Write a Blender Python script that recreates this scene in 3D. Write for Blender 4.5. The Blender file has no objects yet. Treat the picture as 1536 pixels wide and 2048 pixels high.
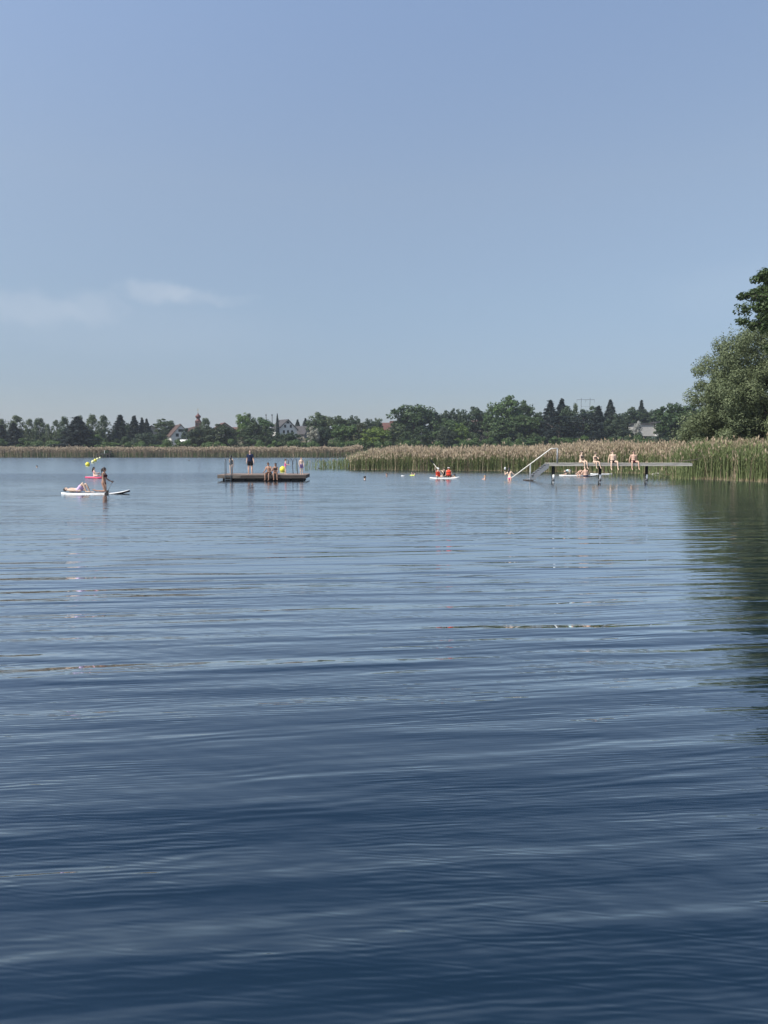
import bpy, bmesh, math, random
import numpy as np
from mathutils import Vector, Matrix
R = math.radians
random.seed(7); rng = np.random.default_rng(7)
SC = bpy.context.scene
COL = SC.collection

# ------------------------------------------------------------------ camera
FPX = 1400.0; CX, CY = 768.0, 1024.0; HORIZON = 901.0; CAMH = 2.2
PITCH = math.atan((CY - HORIZON) / FPX)
cam = bpy.data.cameras.new('camera'); camo = bpy.data.objects.new('camera', cam); COL.objects.link(camo)
camo.location = (0, 0, CAMH); camo.rotation_euler = (R(90) - PITCH, 0, 0)
cam.sensor_fit = 'VERTICAL'; cam.sensor_height = 36; cam.lens = FPX / 2048 * 36
cam.clip_start = 0.1; cam.clip_end = 9000
SC.camera = camo
SC.render.resolution_x = 768; SC.render.resolution_y = 1024
SC.view_settings.view_transform = 'Standard'; SC.view_settings.look = 'None'
SC.view_settings.exposure = 0.55; SC.view_settings.gamma = 1.0

def ray(px, py):
    xc = (px - CX) / FPX; yc = (CY - py) / FPX
    cp, sp = math.cos(PITCH), math.sin(PITCH)
    return Vector((xc, cp + yc * sp, -sp + yc * cp))
def W(px, py, z=0.0):                       # where a sight line meets the level z
    d = ray(px, py); t = (z - CAMH) / d.z
    return Vector((0, 0, CAMH)) + d * t
def D(px, py, Y):                           # point on a sight line at distance Y
    d = ray(px, py); return Vector((0, 0, CAMH)) + d * (Y / d.y)

# ------------------------------------------------------------------ sky and sun
SUN_EL = R(52); SUN_DIR = Vector((-0.72, -0.42, 0)).normalized()
world = bpy.data.worlds.new('World'); SC.world = world; world.use_nodes = True
nt = world.node_tree; nt.nodes.clear()
def N(nt, t, **k):
    n = nt.nodes.new(t)
    for a, b in k.items(): setattr(n, a, b)
    return n
sky = N(nt, 'ShaderNodeTexSky', sky_type='NISHITA', sun_disc=False, sun_elevation=SUN_EL,
        sun_rotation=math.atan2(SUN_DIR.x, SUN_DIR.y), altitude=400, air_density=1.0, dust_density=1.2, ozone_density=1.6)
geo = N(nt, 'ShaderNodeTexCoord'); sep = N(nt, 'ShaderNodeSeparateXYZ'); nt.links.new(geo.outputs['Generated'], sep.inputs[0])
ramp = N(nt, 'ShaderNodeValToRGB'); nt.links.new(sep.outputs['Z'], ramp.inputs[0])
SKYR = [(0.0, (.365, .36, .395)), (0.087, (.435, .425, .45)), (0.20, (.67, .61, .56)), (0.337, (.94, .805, .69)), (0.54, (1.13, 1.02, .93)), (.70, (.76, .80, .84)), (.82, (.54, .62, .70)), (1.0, (.40, .50, .60))]
e = ramp.color_ramp.elements
while len(e) < len(SKYR): e.new(0.5)
for el, (p, c) in zip(e, SKYR): el.position = p; el.color = (*c, 1)
mul = N(nt, 'ShaderNodeMixRGB', blend_type='MULTIPLY'); mul.inputs[0].default_value = 1
nt.links.new(sky.outputs[0], mul.inputs[1]); nt.links.new(ramp.outputs[0], mul.inputs[2])
# faint fair-weather cloud puffs low over the far shore
def smath(op, a, b_=0.0, c=None):
    n = N(nt, 'ShaderNodeMath', operation=op)
    for i, v in enumerate((a, b_) if c is None else (a, b_, c)):
        if isinstance(v, (int, float)): n.inputs[i].default_value = v
        else: nt.links.new(v, n.inputs[i])
    return n.outputs[0]
cn = N(nt, 'ShaderNodeTexNoise'); cn.inputs['Scale'].default_value = 26; cn.inputs['Detail'].default_value = 5; cn.inputs['Roughness'].default_value = .6; nt.links.new(geo.outputs['Generated'], cn.inputs[0])
cn2 = N(nt, 'ShaderNodeSeparateColor'); nt.links.new(cn.outputs['Color'], cn2.inputs[0])
wx = smath('ADD', sep.outputs['X'], smath('MULTIPLY', smath('SUBTRACT', cn2.outputs[0], .5), .07)); wz = smath('ADD', sep.outputs['Z'], smath('MULTIPLY', smath('SUBTRACT', cn2.outputs[1], .5), .035))
ctot = None
for px_, py_, rx_, ry_, st_ in ((320, 592, 70, 22, .22), (395, 600, 60, 18, .12), (80, 625, 80, 28, .15), (200, 622, 50, 30, .13), (470, 606, 60, 12, .07), (260, 660, 320, 55, .06), (1500, 580, 160, 50, .05)):
    d_ = Vector(((px_ - CX) / FPX, 1, (HORIZON - py_) / FPX)).normalized()
    q1 = smath('DIVIDE', smath('SUBTRACT', wx, d_.x), rx_ / FPX); q2 = smath('DIVIDE', smath('SUBTRACT', wz, d_.z), ry_ / FPX)
    rr = smath('SQRT', smath('ADD', smath('MULTIPLY', q1, q1), smath('MULTIPLY', q2, q2)))
    mr_ = N(nt, 'ShaderNodeMapRange', interpolation_type='SMOOTHSTEP'); nt.links.new(rr, mr_.inputs[0]); mr_.inputs[1].default_value = .35; mr_.inputs[2].default_value = 1.25; mr_.inputs[3].default_value = st_; mr_.inputs[4].default_value = 0
    fr_ = smath('MULTIPLY', mr_.outputs[0], smath('GREATER_THAN', sep.outputs['Y'], 0.0))
    ctot = fr_ if ctot is None else smath('ADD', ctot, fr_)
cm = N(nt, 'ShaderNodeMixRGB'); cm.inputs[2].default_value = (3.3, 3.5, 3.8, 1)
nt.links.new(ctot, cm.inputs[0]); nt.links.new(mul.outputs[0], cm.inputs[1])
bg = N(nt, 'ShaderNodeBackground'); bg.inputs['Strength'].default_value = 0.15
out = N(nt, 'ShaderNodeOutputWorld'); nt.links.new(cm.outputs[0], bg.inputs[0]); nt.links.new(bg.outputs[0], out.inputs[0])
sl = bpy.data.lights.new('sun', 'SUN'); sl.energy = 4.0; sl.angle = R(.5); sl.color = (1, .95, .87)
so = bpy.data.objects.new('sun', sl); COL.objects.link(so)
sv = Vector((SUN_DIR.x * math.cos(SUN_EL), SUN_DIR.y * math.cos(SUN_EL), math.sin(SUN_EL)))
so.rotation_euler = (-sv).to_track_quat('-Z', 'Y').to_euler(); so.location = (0, 0, 60)

# ------------------------------------------------------------------ materials
def mat(name, col, rough=.7, col2=None, scale=3.0, stretch=(1, 1, 1), bump=0.0, spec=.5, metal=0.0, detail=4):
    m = bpy.data.materials.new(name); m.use_nodes = True; t = m.node_tree
    b = t.nodes['Principled BSDF']; b.inputs['Roughness'].default_value = rough
    b.inputs['Specular IOR Level'].default_value = spec; b.inputs['Metallic'].default_value = metal
    if col2 is None: col2 = tuple(c * .8 for c in col)
    tc = N(t, 'ShaderNodeTexCoord'); mp = N(t, 'ShaderNodeMapping'); mp.inputs['Scale'].default_value = stretch
    nz = N(t, 'ShaderNodeTexNoise'); nz.inputs['Scale'].default_value = scale; nz.inputs['Detail'].default_value = detail
    rp = N(t, 'ShaderNodeMapRange'); rp.inputs[1].default_value = .35; rp.inputs[2].default_value = .65
    mx = N(t, 'ShaderNodeMixRGB'); mx.inputs[1].default_value = (*col, 1); mx.inputs[2].default_value = (*col2, 1)
    t.links.new(tc.outputs['Object'], mp.inputs[0]); t.links.new(mp.outputs[0], nz.inputs[0]); t.links.new(nz.outputs[0], rp.inputs[0])
    t.links.new(rp.outputs[0], mx.inputs[0]); t.links.new(mx.outputs[0], b.inputs['Base Color'])
    if bump:
        bp = N(t, 'ShaderNodeBump'); bp.inputs['Strength'].default_value = bump; bp.inputs['Distance'].default_value = .02
        t.links.new(nz.outputs[0], bp.inputs['Height']); t.links.new(bp.outputs[0], b.inputs['Normal'])
    return m
def leafmat(name, col, col2, trans=.25, usecol=True, rough=.55, spec=.3):
    m = bpy.data.materials.new(name); m.use_nodes = True; t = m.node_tree
    b = t.nodes['Principled BSDF']; b.inputs['Roughness'].default_value = rough; b.inputs['Specular IOR Level'].default_value = spec
    g = N(t, 'ShaderNodeNewGeometry'); mx = N(t, 'ShaderNodeMixRGB'); mx.inputs[1].default_value = (*col, 1); mx.inputs[2].default_value = (*col2, 1)
    t.links.new(g.outputs['Random Per Island'], mx.inputs[0])
    src = mx.outputs[0]
    if usecol:
        oi = N(t, 'ShaderNodeObjectInfo'); mm = N(t, 'ShaderNodeMixRGB', blend_type='MULTIPLY'); mm.inputs[0].default_value = 1
        t.links.new(src, mm.inputs[1]); t.links.new(oi.outputs['Color'], mm.inputs[2]); src = mm.outputs[0]
    t.links.new(src, b.inputs['Base Color'])
    tr = N(t, 'ShaderNodeBsdfTranslucent'); t.links.new(src, tr.inputs[0])
    ms = N(t, 'ShaderNodeMixShader'); ms.inputs[0].default_value = trans
    t.links.new(b.outputs[0], ms.inputs[1]); t.links.new(tr.outputs[0], ms.inputs[2]); t.links.new(ms.outputs[0], t.nodes['Material Output'].inputs[0])
    return m

M = {}
M['leaf'] = leafmat('broad leaves', (.095, .132, .056), (.050, .078, .035))
M['needle'] = leafmat('conifer needles', (.036, .052, .038), (.022, .033, .026), .1)
M['silver'] = leafmat('willow leaves', (.16, .19, .105), (.085, .11, .055), .2, rough=.55, spec=.25)
M['maple'] = leafmat('maple leaves', (.085, .125, .04), (.04, .065, .022), .3)
M['bark'] = mat('dark bark', (.09, .07, .055), .9, (.04, .032, .025), 6, (1, 1, .3), .4)
M['birch'] = mat('birch bark', (.62, .60, .55), .8, (.25, .23, .21), 5, (1, 1, 3), .2)
M['ground'] = mat('marsh ground', (.07, .075, .035), .95, (.11, .09, .055), .4)
M['hill'] = mat('wooded ridge', (.04, .06, .04), .95, (.025, .04, .03), .02)
M['wood'] = mat('weathered grey wood', (.14, .118, .096), .85, (.075, .064, .053), 5, (.25, 2, 2), .4)
M['wood_pale'] = mat('pale dry wood', (.44, .42, .37), .8, (.28, .26, .23), 6, (.25, 2, 2), .4)
M['wood_dark'] = mat('wet dark wood', (.065, .052, .042), .85, (.035, .028, .024), 5, (.3, 2, 2), .4)
M['black'] = mat('black plastic float', (.008, .008, .009), .7, (.014, .014, .014), 8, spec=.2)
M['post'] = mat('dark pile', (.008, .009, .010), .85, (.018, .018, .018), 8, spec=.1)
M['steel'] = mat('galvanised steel', (.26, .27, .28), .5, (.18, .19, .20), 20, metal=.3)
M['darksteel'] = mat('dull steel tube', (.16, .19, .21), .45, (.10, .12, .14), 20, metal=.5)
M['rail'] = mat('pale painted rail', (.72, .70, .64), .5, (.58, .56, .50), 8)
M['white'] = mat('white glossy skin', (.80, .80, .78), .35, (.70, .70, .68), 4)
M['grey'] = mat('grey pad', (.33, .35, .37), .8, (.26, .28, .3), 10)
M['pink'] = mat('pink hull', (.70, .05, .14), .4, (.55, .03, .10), 5)
M['palepink'] = mat('pale pink', (.75, .40, .50), .5, (.65, .32, .42), 5)
M['yellow'] = mat('yellow buoy', (.78, .70, .05), .4, (.66, .58, .05), 4)
M['paleyellow'] = mat('faded yellow buoy', (.78, .76, .42), .45, (.68, .66, .36), 4)
M['skin'] = mat('fair skin', (.66, .49, .37), .6, (.58, .41, .31), 5, spec=.3)
M['skintan'] = mat('tanned skin', (.36, .215, .15), .6, (.29, .165, .115), 5, spec=.3)
M['skinrosy'] = mat('rosy skin', (.60, .40, .30), .6, (.52, .33, .25), 5, spec=.3)
M['hair_black'] = mat('black hair', (.012, .010, .010), .45, (.025, .02, .018), 40, (1, 1, .2))
M['hair_brown'] = mat('brown hair', (.07, .035, .02), .5, (.03, .018, .012), 40, (1, 1, .2))
M['hair_fair'] = mat('fair hair', (.30, .20, .11), .5, (.20, .12, .07), 40, (1, 1, .2))
M['navy'] = mat('navy cloth', (.012, .018, .045), .85, (.02, .028, .06), 20, spec=.08)
M['blackcloth'] = mat('black cloth', (.012, .012, .014), .8, (.02, .02, .022), 20, spec=.08)
M['maroon'] = mat('dark red cloth', (.07, .012, .022), .8, (.04, .01, .015), 20, spec=.08)
M['purple'] = mat('purple patterned cloth', (.10, .04, .20), .8, (.35, .30, .42), 14, spec=.08)
M['lilac'] = mat('lilac cloth', (.62, .46, .68), .8, (.50, .36, .58), 9)
M['pinkcloth'] = mat('pink cloth', (.75, .16, .36), .8, (.60, .10, .28), 9)
M['hotpink'] = mat('hot pink cloth', (.80, .05, .26), .7, (.7, .04, .2), 9)
M['orange'] = mat('orange red vest', (.85, .07, .02), .7, (.68, .045, .015), 9)
M['whitecloth'] = mat('white cloth', (.78, .78, .75), .85, (.66, .66, .64), 9)
M['aqua'] = mat('pale aqua cloth', (.45, .66, .66), .8, (.70, .74, .70), 9)
M['lime'] = mat('lime cloth', (.55, .72, .08), .7, (.45, .6, .07), 9)
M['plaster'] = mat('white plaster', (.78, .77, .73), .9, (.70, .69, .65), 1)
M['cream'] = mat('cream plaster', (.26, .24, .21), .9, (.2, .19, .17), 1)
M['roofbrown'] = mat('brown roof tiles', (.10, .062, .05), .95, (.065, .042, .036), 2, (1, 1, 4))
M['roofred'] = mat('red roof tiles', (.13, .060, .05), .95, (.085, .042, .036), 2, (1, 1, 4))
M['roofgrey'] = mat('grey roof', (.075, .07, .07), .9, (.05, .048, .05), 2)
M['window'] = mat('window glass', (.03, .035, .04), .1, (.02, .022, .025), 1)
M['frame'] = mat('window frame', (.4, .38, .34), .6)
M['copper'] = mat('red copper dome', (.12, .035, .025), .6, (.08, .025, .02), 3)
M['gold'] = mat('gilt cross', (.5, .38, .15), .4)
M['polymetal'] = mat('pylon steel', (.10, .11, .12), .6)

# ------------------------------------------------------------------ object helpers
def tag(o, label=None, cat=None, group=None, kind=None):
    if label: o['label'] = label
    if cat: o['category'] = cat
    if group: o['group'] = group
    if kind: o['kind'] = kind
    return o
def empty(name, loc, rz=0.0, label=None, cat=None, group=None):
    o = bpy.data.objects.new(name, None); o.empty_display_size = .2; COL.objects.link(o)
    o.location = loc; o.rotation_euler = (0, 0, rz); return tag(o, label, cat, group)
def link(name, me, m=None, parent=None, smooth=False):
    o = bpy.data.objects.new(name, me); COL.objects.link(o)
    if m is not None:
        for x in (m if isinstance(m, (list, tuple)) else [m]): me.materials.append(x)
    if smooth and len(me.polygons): me.polygons.foreach_set('use_smooth', np.ones(len(me.polygons), bool))
    if parent: o.parent = parent
    return o
def npmesh(name, v, f):                       # v (n,3), f (m,k) arrays
    me = bpy.data.meshes.new(name); v = np.asarray(v, np.float32); f = np.asarray(f, np.int32); k = f.shape[1]
    me.vertices.add(len(v)); me.vertices.foreach_set('co', v.ravel())
    me.loops.add(f.size); me.loops.foreach_set('vertex_index', f.ravel())
    me.polygons.add(len(f)); me.polygons.foreach_set('loop_start', np.arange(0, f.size, k, dtype=np.int32))
    me.update(calc_edges=True); me.validate(); return me

class S:                                      # a shape collector
    def __init__(s): s.v = []; s.f = []; s.m = []
    def add(s, vs, fs, mi=0):
        b = len(s.v); s.v += [tuple(x) for x in vs]; s.f += [tuple(i + b for i in q) for q in fs]; s.m += [mi] * len(fs); return s
    def box(s, a, b, mi=0, bev=0):
        (x0, y0, z0), (x1, y1, z1) = a, b
        if x0 > x1: x0, x1 = x1, x0
        if y0 > y1: y0, y1 = y1, y0
        if z0 > z1: z0, z1 = z1, z0
        vs = [(x, y, z) for z in (z0, z1) for y in (y0, y1) for x in (x0, x1)]
        return s.add(vs, [(0, 2, 3, 1), (4, 5, 7, 6), (0, 1, 5, 4), (2, 6, 7, 3), (0, 4, 6, 2), (1, 3, 7, 5)], mi)
    def tube(s, pts, rad, n=8, mi=0, cap=True):
        pts = [Vector(p) for p in pts]; rads = rad if isinstance(rad, (list, tuple)) else [rad] * len(pts); vs = []; fs = []
        for i, p in enumerate(pts):
            d = (pts[min(i + 1, len(pts) - 1)] - pts[max(i - 1, 0)]).normalized()
            a = d.orthogonal().normalized() if i == 0 else (a - d * a.dot(d)).normalized()
            b = d.cross(a)
            for k in range(n):
                t = 2 * math.pi * k / n; vs.append(p + (a * math.cos(t) + b * math.sin(t)) * rads[i])
        for i in range(len(pts) - 1):
            for k in range(n): fs.append((i * n + k, i * n + (k + 1) % n, (i + 1) * n + (k + 1) % n, (i + 1) * n + k))
        if cap: fs.append(tuple(range(n - 1, -1, -1))); fs.append(tuple((len(pts) - 1) * n + k for k in range(n)))
        return s.add(vs, fs, mi)
    def ball(s, c, r, basis=None, n=12, m=8, mi=0):
        c = Vector(c); r = r if isinstance(r, (tuple, list)) else (r, r, r)
        X, Y, Z = basis or (Vector((1, 0, 0)), Vector((0, 1, 0)), Vector((0, 0, 1)))
        vs = [c - Z * r[2]]; fs = []
        for i in range(1, m):
            ph = -math.pi / 2 + math.pi * i / m
            for k in range(n):
                t = 2 * math.pi * k / n
                vs.append(c + X * (r[0] * math.cos(ph) * math.cos(t)) + Y * (r[1] * math.cos(ph) * math.sin(t)) + Z * (r[2] * math.sin(ph)))
        vs.append(c + Z * r[2]); last = len(vs) - 1
        for k in range(n): fs.append((0, 1 + (k + 1) % n, 1 + k)); fs.append((last, 1 + (m - 2) * n + k, 1 + (m - 2) * n + (k + 1) % n))
        for i in range(m - 2):
            for k in range(n): fs.append((1 + i * n + k, 1 + i * n + (k + 1) % n, 1 + (i + 1) * n + (k + 1) % n, 1 + (i + 1) * n + k))
        return s.add(vs, fs, mi)
    def cone(s, p0, r0, p1, r1, n=12):       # limb with rounded ends
        s.tube([p0, p1], [r0, r1], n); s.ball(p0, r0, n=n, m=6); return s.ball(p1, r1, n=n, m=6)
    def loft(s, secs, n=16, mi=0):           # secs: (centre, side vector, front vector)
        vs = []; fs = []
        for c, a, b in secs:
            for k in range(n):
                t = 2 * math.pi * k / n; vs.append(Vector(c) + a * math.cos(t) + b * math.sin(t))
        for i in range(len(secs) - 1):
            for k in range(n): fs.append((i * n + k, i * n + (k + 1) % n, (i + 1) * n + (k + 1) % n, (i + 1) * n + k))
        fs.append(tuple(range(n - 1, -1, -1))); fs.append(tuple((len(secs) - 1) * n + k for k in range(n)))
        return s.add(vs, fs, mi)
    def mesh(s, name):
        me = bpy.data.meshes.new(name); me.from_pydata(s.v, [], s.f); me.polygons.foreach_set('material_index', s.m); me.update(); return me
    def build(s, name, m, parent=None, smooth=False, bevel=0):
        me = s.mesh(name)
        if bevel:
            bm = bmesh.new(); bm.from_mesh(me)
            bmesh.ops.bevel(bm, geom=[e for e in bm.edges], offset=bevel, segments=1, affect='EDGES'); bm.to_mesh(me); bm.free()
        return link(name, me, m, parent, smooth)

def remeshed(shape, voxel, smooth=4):        # union of overlapping volumes -> one continuous skin
    me = shape.mesh('tmp'); o = bpy.data.objects.new('tmp', me); COL.objects.link(o)
    r = o.modifiers.new('r', 'REMESH'); r.mode = 'VOXEL'; r.voxel_size = voxel
    if smooth: q = o.modifiers.new('s', 'SMOOTH'); q.factor = .5; q.iterations = smooth
    dg = bpy.context.evaluated_depsgraph_get(); dg.update(); ev = o.evaluated_get(dg)
    out = bpy.data.meshes.new_from_object(ev); bpy.data.objects.remove(o); bpy.data.meshes.remove(me)
    out.materials.clear(); return out
def append_shape(me, sh):                    # add small closed details to a finished skin (shares its object)
    bm = bmesh.new(); bm.from_mesh(me); t = sh.mesh('t2'); bm.from_mesh(t); bm.to_mesh(me); bm.free(); bpy.data.meshes.remove(t)

# ------------------------------------------------------------------ shoreline and ground
RB = [(-4.2, 256), (-3.9, 80.5), (4.5, 77.5), (12.4, 75.5), (19, 71), (24.6, 67), (25.6, 63), (23.6, 57), (23.4, 54.5), (25.2, 52), (26.8, 48.5), (26.0, 44.5), (28, 38), (31, 30), (34, 10), (40, -60), (1500, -60), (1500, 256)]
RB[0] = (-13, 256)
def inpoly(x, y, P):
    c = np.zeros(np.shape(x), bool); j = len(P) - 1
    for i in range(len(P)):
        xi, yi = P[i]; xj, yj = P[j]
        k = ((yi > y) != (yj > y)) & (x < (xj - xi) * (y - yi) / (yj - yi + 1e-9) + xi); c ^= k; j = i
    return c
def dpoly(x, y, P):
    d = np.full(np.shape(x), 1e9)
    for i in range(len(P)):
        ax, ay = P[i]; bx, by = P[(i + 1) % len(P)]
        if (ay >= 256 and by >= 256): continue
        t = np.clip(((x - ax) * (bx - ax) + (y - ay) * (by - ay)) / ((bx - ax) ** 2 + (by - ay) ** 2 + 1e-9), 0, 1)
        d = np.minimum(d, np.hypot(x - ax - t * (bx - ax), y - ay - t * (by - ay)))
    return d
def sst(a, b, x): t = np.clip((x - a) / (b - a), 0, 1); return t * t * (3 - 2 * t)
def ground_z(x, y):
    x = np.asarray(x, float); y = np.asarray(y, float)
    dr = dpoly(x, y, RB); dr = np.where(inpoly(x, y, RB), dr, -dr)
    df = y - 257 - 1.5 * np.sin(x * .05)
    d = np.maximum(dr, df)
    z = np.clip((d - .6) * .12, -2.0, .45)
    z = z + 7.6 * sst(274, 338, y) + 4 * sst(340, 900, y)
    z = z + np.where(z > .3, .12 * np.sin(x * .31) * np.cos(y * .23), 0)
    return z
def axis(segs):
    a = [];
    for lo, hi, st in segs: a += list(np.arange(lo, hi, st))
    return np.array(a + [segs[-1][1]])
gx = axis([(-3000, -400, 200), (-400, -160, 20), (-160, -14, 4), (-14, 45, 1), (45, 200, 5), (200, 400, 20), (400, 3000, 200)])
gy = axis([(-200, 0, 20), (0, 36, 4), (36, 92, 1), (92, 250, 6), (250, 345, 2), (345, 500, 15), (500, 4200, 200)])
X, Y = np.meshgrid(gx, gy); Z = ground_z(X, Y); nx = len(gx); ny = len(gy)
idx = np.arange(nx * ny).reshape(ny, nx)
me = npmesh('ground', np.stack([X, Y, Z], -1).reshape(-1, 3), np.stack([idx[:-1, :-1], idx[:-1, 1:], idx[1:, 1:], idx[1:, :-1]], -1).reshape(-1, 4))
tag(link('ground', me, M['ground'], smooth=True), kind='structure')
# a distant wooded ridge
hx = np.linspace(-2500, 2500, 160); prof = 46 + 9 * np.sin(hx * .0031 + 1) + 5 * np.sin(hx * .011) + 1.5 * np.sin(hx * .09)
hv = []; 
for r_, (yy, k) in enumerate([(1700, .0), (1850, .8), (2000, 1.0), (2400, .9)]):
    for a, b in zip(hx, prof): hv.append((a, yy, 10 + b * k if k else 5))
ii = np.arange(4 * 160).reshape(4, 160)
tag(link('hills', npmesh('hills', hv, np.stack([ii[:-1, :-1], ii[:-1, 1:], ii[1:, 1:], ii[1:, :-1]], -1).reshape(-1, 4)), M['hill'], smooth=True), kind='structure')

# ------------------------------------------------------------------ water
def water_material():
    m = bpy.data.materials.new('lake water'); m.use_nodes = True; t = m.node_tree; b = t.nodes['Principled BSDF']
    t.nodes.remove(b)
    bd = N(t, 'ShaderNodeBsdfDiffuse'); bd.inputs['Color'].default_value = (.0060, .0170, .031, 1)
    bgl = N(t, 'ShaderNodeBsdfGlossy'); bgl.inputs['Roughness'].default_value = .03; bgl.inputs['Color'].default_value = (.94, .975, .985, 1)
    fr = N(t, 'ShaderNodeFresnel'); fr.inputs['IOR'].default_value = 1.34
    fm = N(t, 'ShaderNodeMath', operation='MULTIPLY', use_clamp=True); fm.inputs[1].default_value = 2.7; t.links.new(fr.outputs[0], fm.inputs[0])
    fc = N(t, 'ShaderNodeMath', operation='MINIMUM'); fc.inputs[1].default_value = .82; t.links.new(fm.outputs[0], fc.inputs[0])
    mxs = N(t, 'ShaderNodeMixShader'); t.links.new(fc.outputs[0], mxs.inputs[0]); t.links.new(bd.outputs[0], mxs.inputs[1]); t.links.new(bgl.outputs[0], mxs.inputs[2])
    t.links.new(mxs.outputs[0], t.nodes['Material Output'].inputs[0])
    g = bpy.data.node_groups.new('wave height', 'ShaderNodeTree')
    g.interface.new_socket('P', in_out='INPUT', socket_type='NodeSocketVector')
    for nm in ('A', 'B', 'C', 'Dd'): g.interface.new_socket(nm, in_out='INPUT', socket_type='NodeSocketFloat')
    g.interface.new_socket('H', in_out='OUTPUT', socket_type='NodeSocketFloat')
    gi = N(g, 'NodeGroupInput'); go = N(g, 'NodeGroupOutput')
    total = None
    # (rotation deg, scale x, scale y, height m, detail, control)
    LAY = [(9, .08, 1.1, .022, 0.6, 'A'), (-4, .18, 2.3, .0080, 0.5, 'A'), (7, .5, 6.0, .0026, 1.2, 'B'), (-10, 3.5, 6.5, .0030, 1.0, 'C'), (6, 4, 34, .0006, 0.0, 'Dd')]
    for rot, sx, sy, h, det, ctl in LAY:
        mp = N(g, 'ShaderNodeMapping'); mp.vector_type = 'TEXTURE'; mp.inputs['Rotation'].default_value = (0, 0, R(rot))
        mp.inputs['Scale'].default_value = (1 / sx, 1 / sy, 1); mp.inputs['Location'].default_value = (rot * 3.7, sx * 11, 0)
        nz = N(g, 'ShaderNodeTexNoise', noise_dimensions='2D'); nz.inputs['Scale'].default_value = 1; nz.inputs['Detail'].default_value = det; nz.inputs['Roughness'].default_value = .45
        g.links.new(gi.outputs['P'], mp.inputs[0]); g.links.new(mp.outputs[0], nz.inputs['Vector'])
        ml = N(g, 'ShaderNodeMath', operation='MULTIPLY'); ml.inputs[1].default_value = h * 2; g.links.new(nz.outputs[0], ml.inputs[0])
        m2 = N(g, 'ShaderNodeMath', operation='MULTIPLY'); g.links.new(ml.outputs[0], m2.inputs[0]); g.links.new(gi.outputs[ctl], m2.inputs[1])
        if total is None: total = m2.outputs[0]
        else:
            ad = N(g, 'ShaderNodeMath', operation='ADD'); g.links.new(total, ad.inputs[0]); g.links.new(m2.outputs[0], ad.inputs[1]); total = ad.outputs[0]
    # wave trains: evenly spaced crests, bent and broken up by slow noise  (rotation, wavelength, height, bend, noise x, noise y, control)
    for rot, lam, h, bend, sx, sy, ctl in ((7, .60, .0050, 1.0, .16, .7, 'A'), (3, .36, .0026, 1.2, .25, 1.1, 'A'), (9, .21, .0012, 1.3, .4, 1.8, 'A'), (11, .115, .00072, 1.6, .8, 3.0, 'B'), (5, .046, .00042, 1.4, 1.6, 7.0, 'Dd'), (-6, .033, .00020, 1.5, 2.4, 10, 'Dd')):
        mp = N(g, 'ShaderNodeMapping'); mp.inputs['Rotation'].default_value = (0, 0, R(-rot)); g.links.new(gi.outputs['P'], mp.inputs[0])
        sp_ = N(g, 'ShaderNodeSeparateXYZ'); g.links.new(mp.outputs[0], sp_.inputs[0])
        mw = N(g, 'ShaderNodeMapping'); mw.inputs['Scale'].default_value = (sx, sy, 1); mw.inputs['Location'].default_value = (lam * 91, rot, 0); g.links.new(mp.outputs[0], mw.inputs[0])
        nw = N(g, 'ShaderNodeTexNoise', noise_dimensions='2D'); nw.inputs['Scale'].default_value = 1; nw.inputs['Detail'].default_value = 1.0; g.links.new(mw.outputs[0], nw.inputs['Vector'])
        sc_ = N(g, 'ShaderNodeSeparateColor'); g.links.new(nw.outputs['Color'], sc_.inputs[0])
        def gm(op, a, b_):
            n = N(g, 'ShaderNodeMath', operation=op)
            for i, v in enumerate((a, b_)):
                if isinstance(v, (int, float)): n.inputs[i].default_value = v
                else: g.links.new(v, n.inputs[i])
            return n.outputs[0]
        ph = gm('ADD', gm('MULTIPLY', sp_.outputs['Y'], 2 * math.pi / lam), gm('MULTIPLY', sc_.outputs[0], bend * 2 * math.pi))
        env = N(g, 'ShaderNodeMapRange', interpolation_type='SMOOTHSTEP'); g.links.new(sc_.outputs[1], env.inputs[0]); env.inputs[1].default_value = .36; env.inputs[2].default_value = .62; env.inputs[3].default_value = .25
        w_ = gm('MULTIPLY', gm('MULTIPLY', gm('SINE', ph, 0.0), h), gm('MULTIPLY', env.outputs[0], gi.outputs[ctl])); total = gm('ADD', total, w_)
    g.links.new(total, go.inputs[0])
    ge = N(t, 'ShaderNodeNewGeometry'); P = ge.outputs['Position']; sp = N(t, 'ShaderNodeSeparateXYZ'); t.links.new(P, sp.inputs[0])
    def mr(src, a, b_, c, d):
        n = N(t, 'ShaderNodeMapRange', interpolation_type='SMOOTHSTEP'); t.links.new(src, n.inputs[0])
        for i, v in enumerate((a, b_, c, d)): n.inputs[i + 1].default_value = v
        return n.outputs[0]
    def mth(op, a, b_):
        n = N(t, 'ShaderNodeMath', operation=op)
        for i, v in enumerate((a, b_)):
            if isinstance(v, (int, float)): n.inputs[i].default_value = v
            else: t.links.new(v, n.inputs[i])
        return n.outputs[0]
    def patch(sx, sy, loc, a, b_, c, d):
        mp = N(t, 'ShaderNodeMapping'); mp.inputs['Scale'].default_value = (sx, sy, 1); mp.inputs['Location'].default_value = loc; t.links.new(P, mp.inputs[0])
        nz = N(t, 'ShaderNodeTexNoise', noise_dimensions='2D'); nz.inputs['Scale'].default_value = 1; nz.inputs['Detail'].default_value = 2; t.links.new(mp.outputs[0], nz.inputs['Vector'])
        return mr(nz.outputs[0], a, b_, c, d)
    yy = sp.outputs['Y']; xx = sp.outputs['X']
    A = mth('MULTIPLY', mth('ADD', mr(yy, 2.5, 34, 1.12, .42), mr(yy, 2.5, 7, .40, 0)), patch(.12, .3, (3, 1, 0), .35, .65, .75, 1.25))
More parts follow.
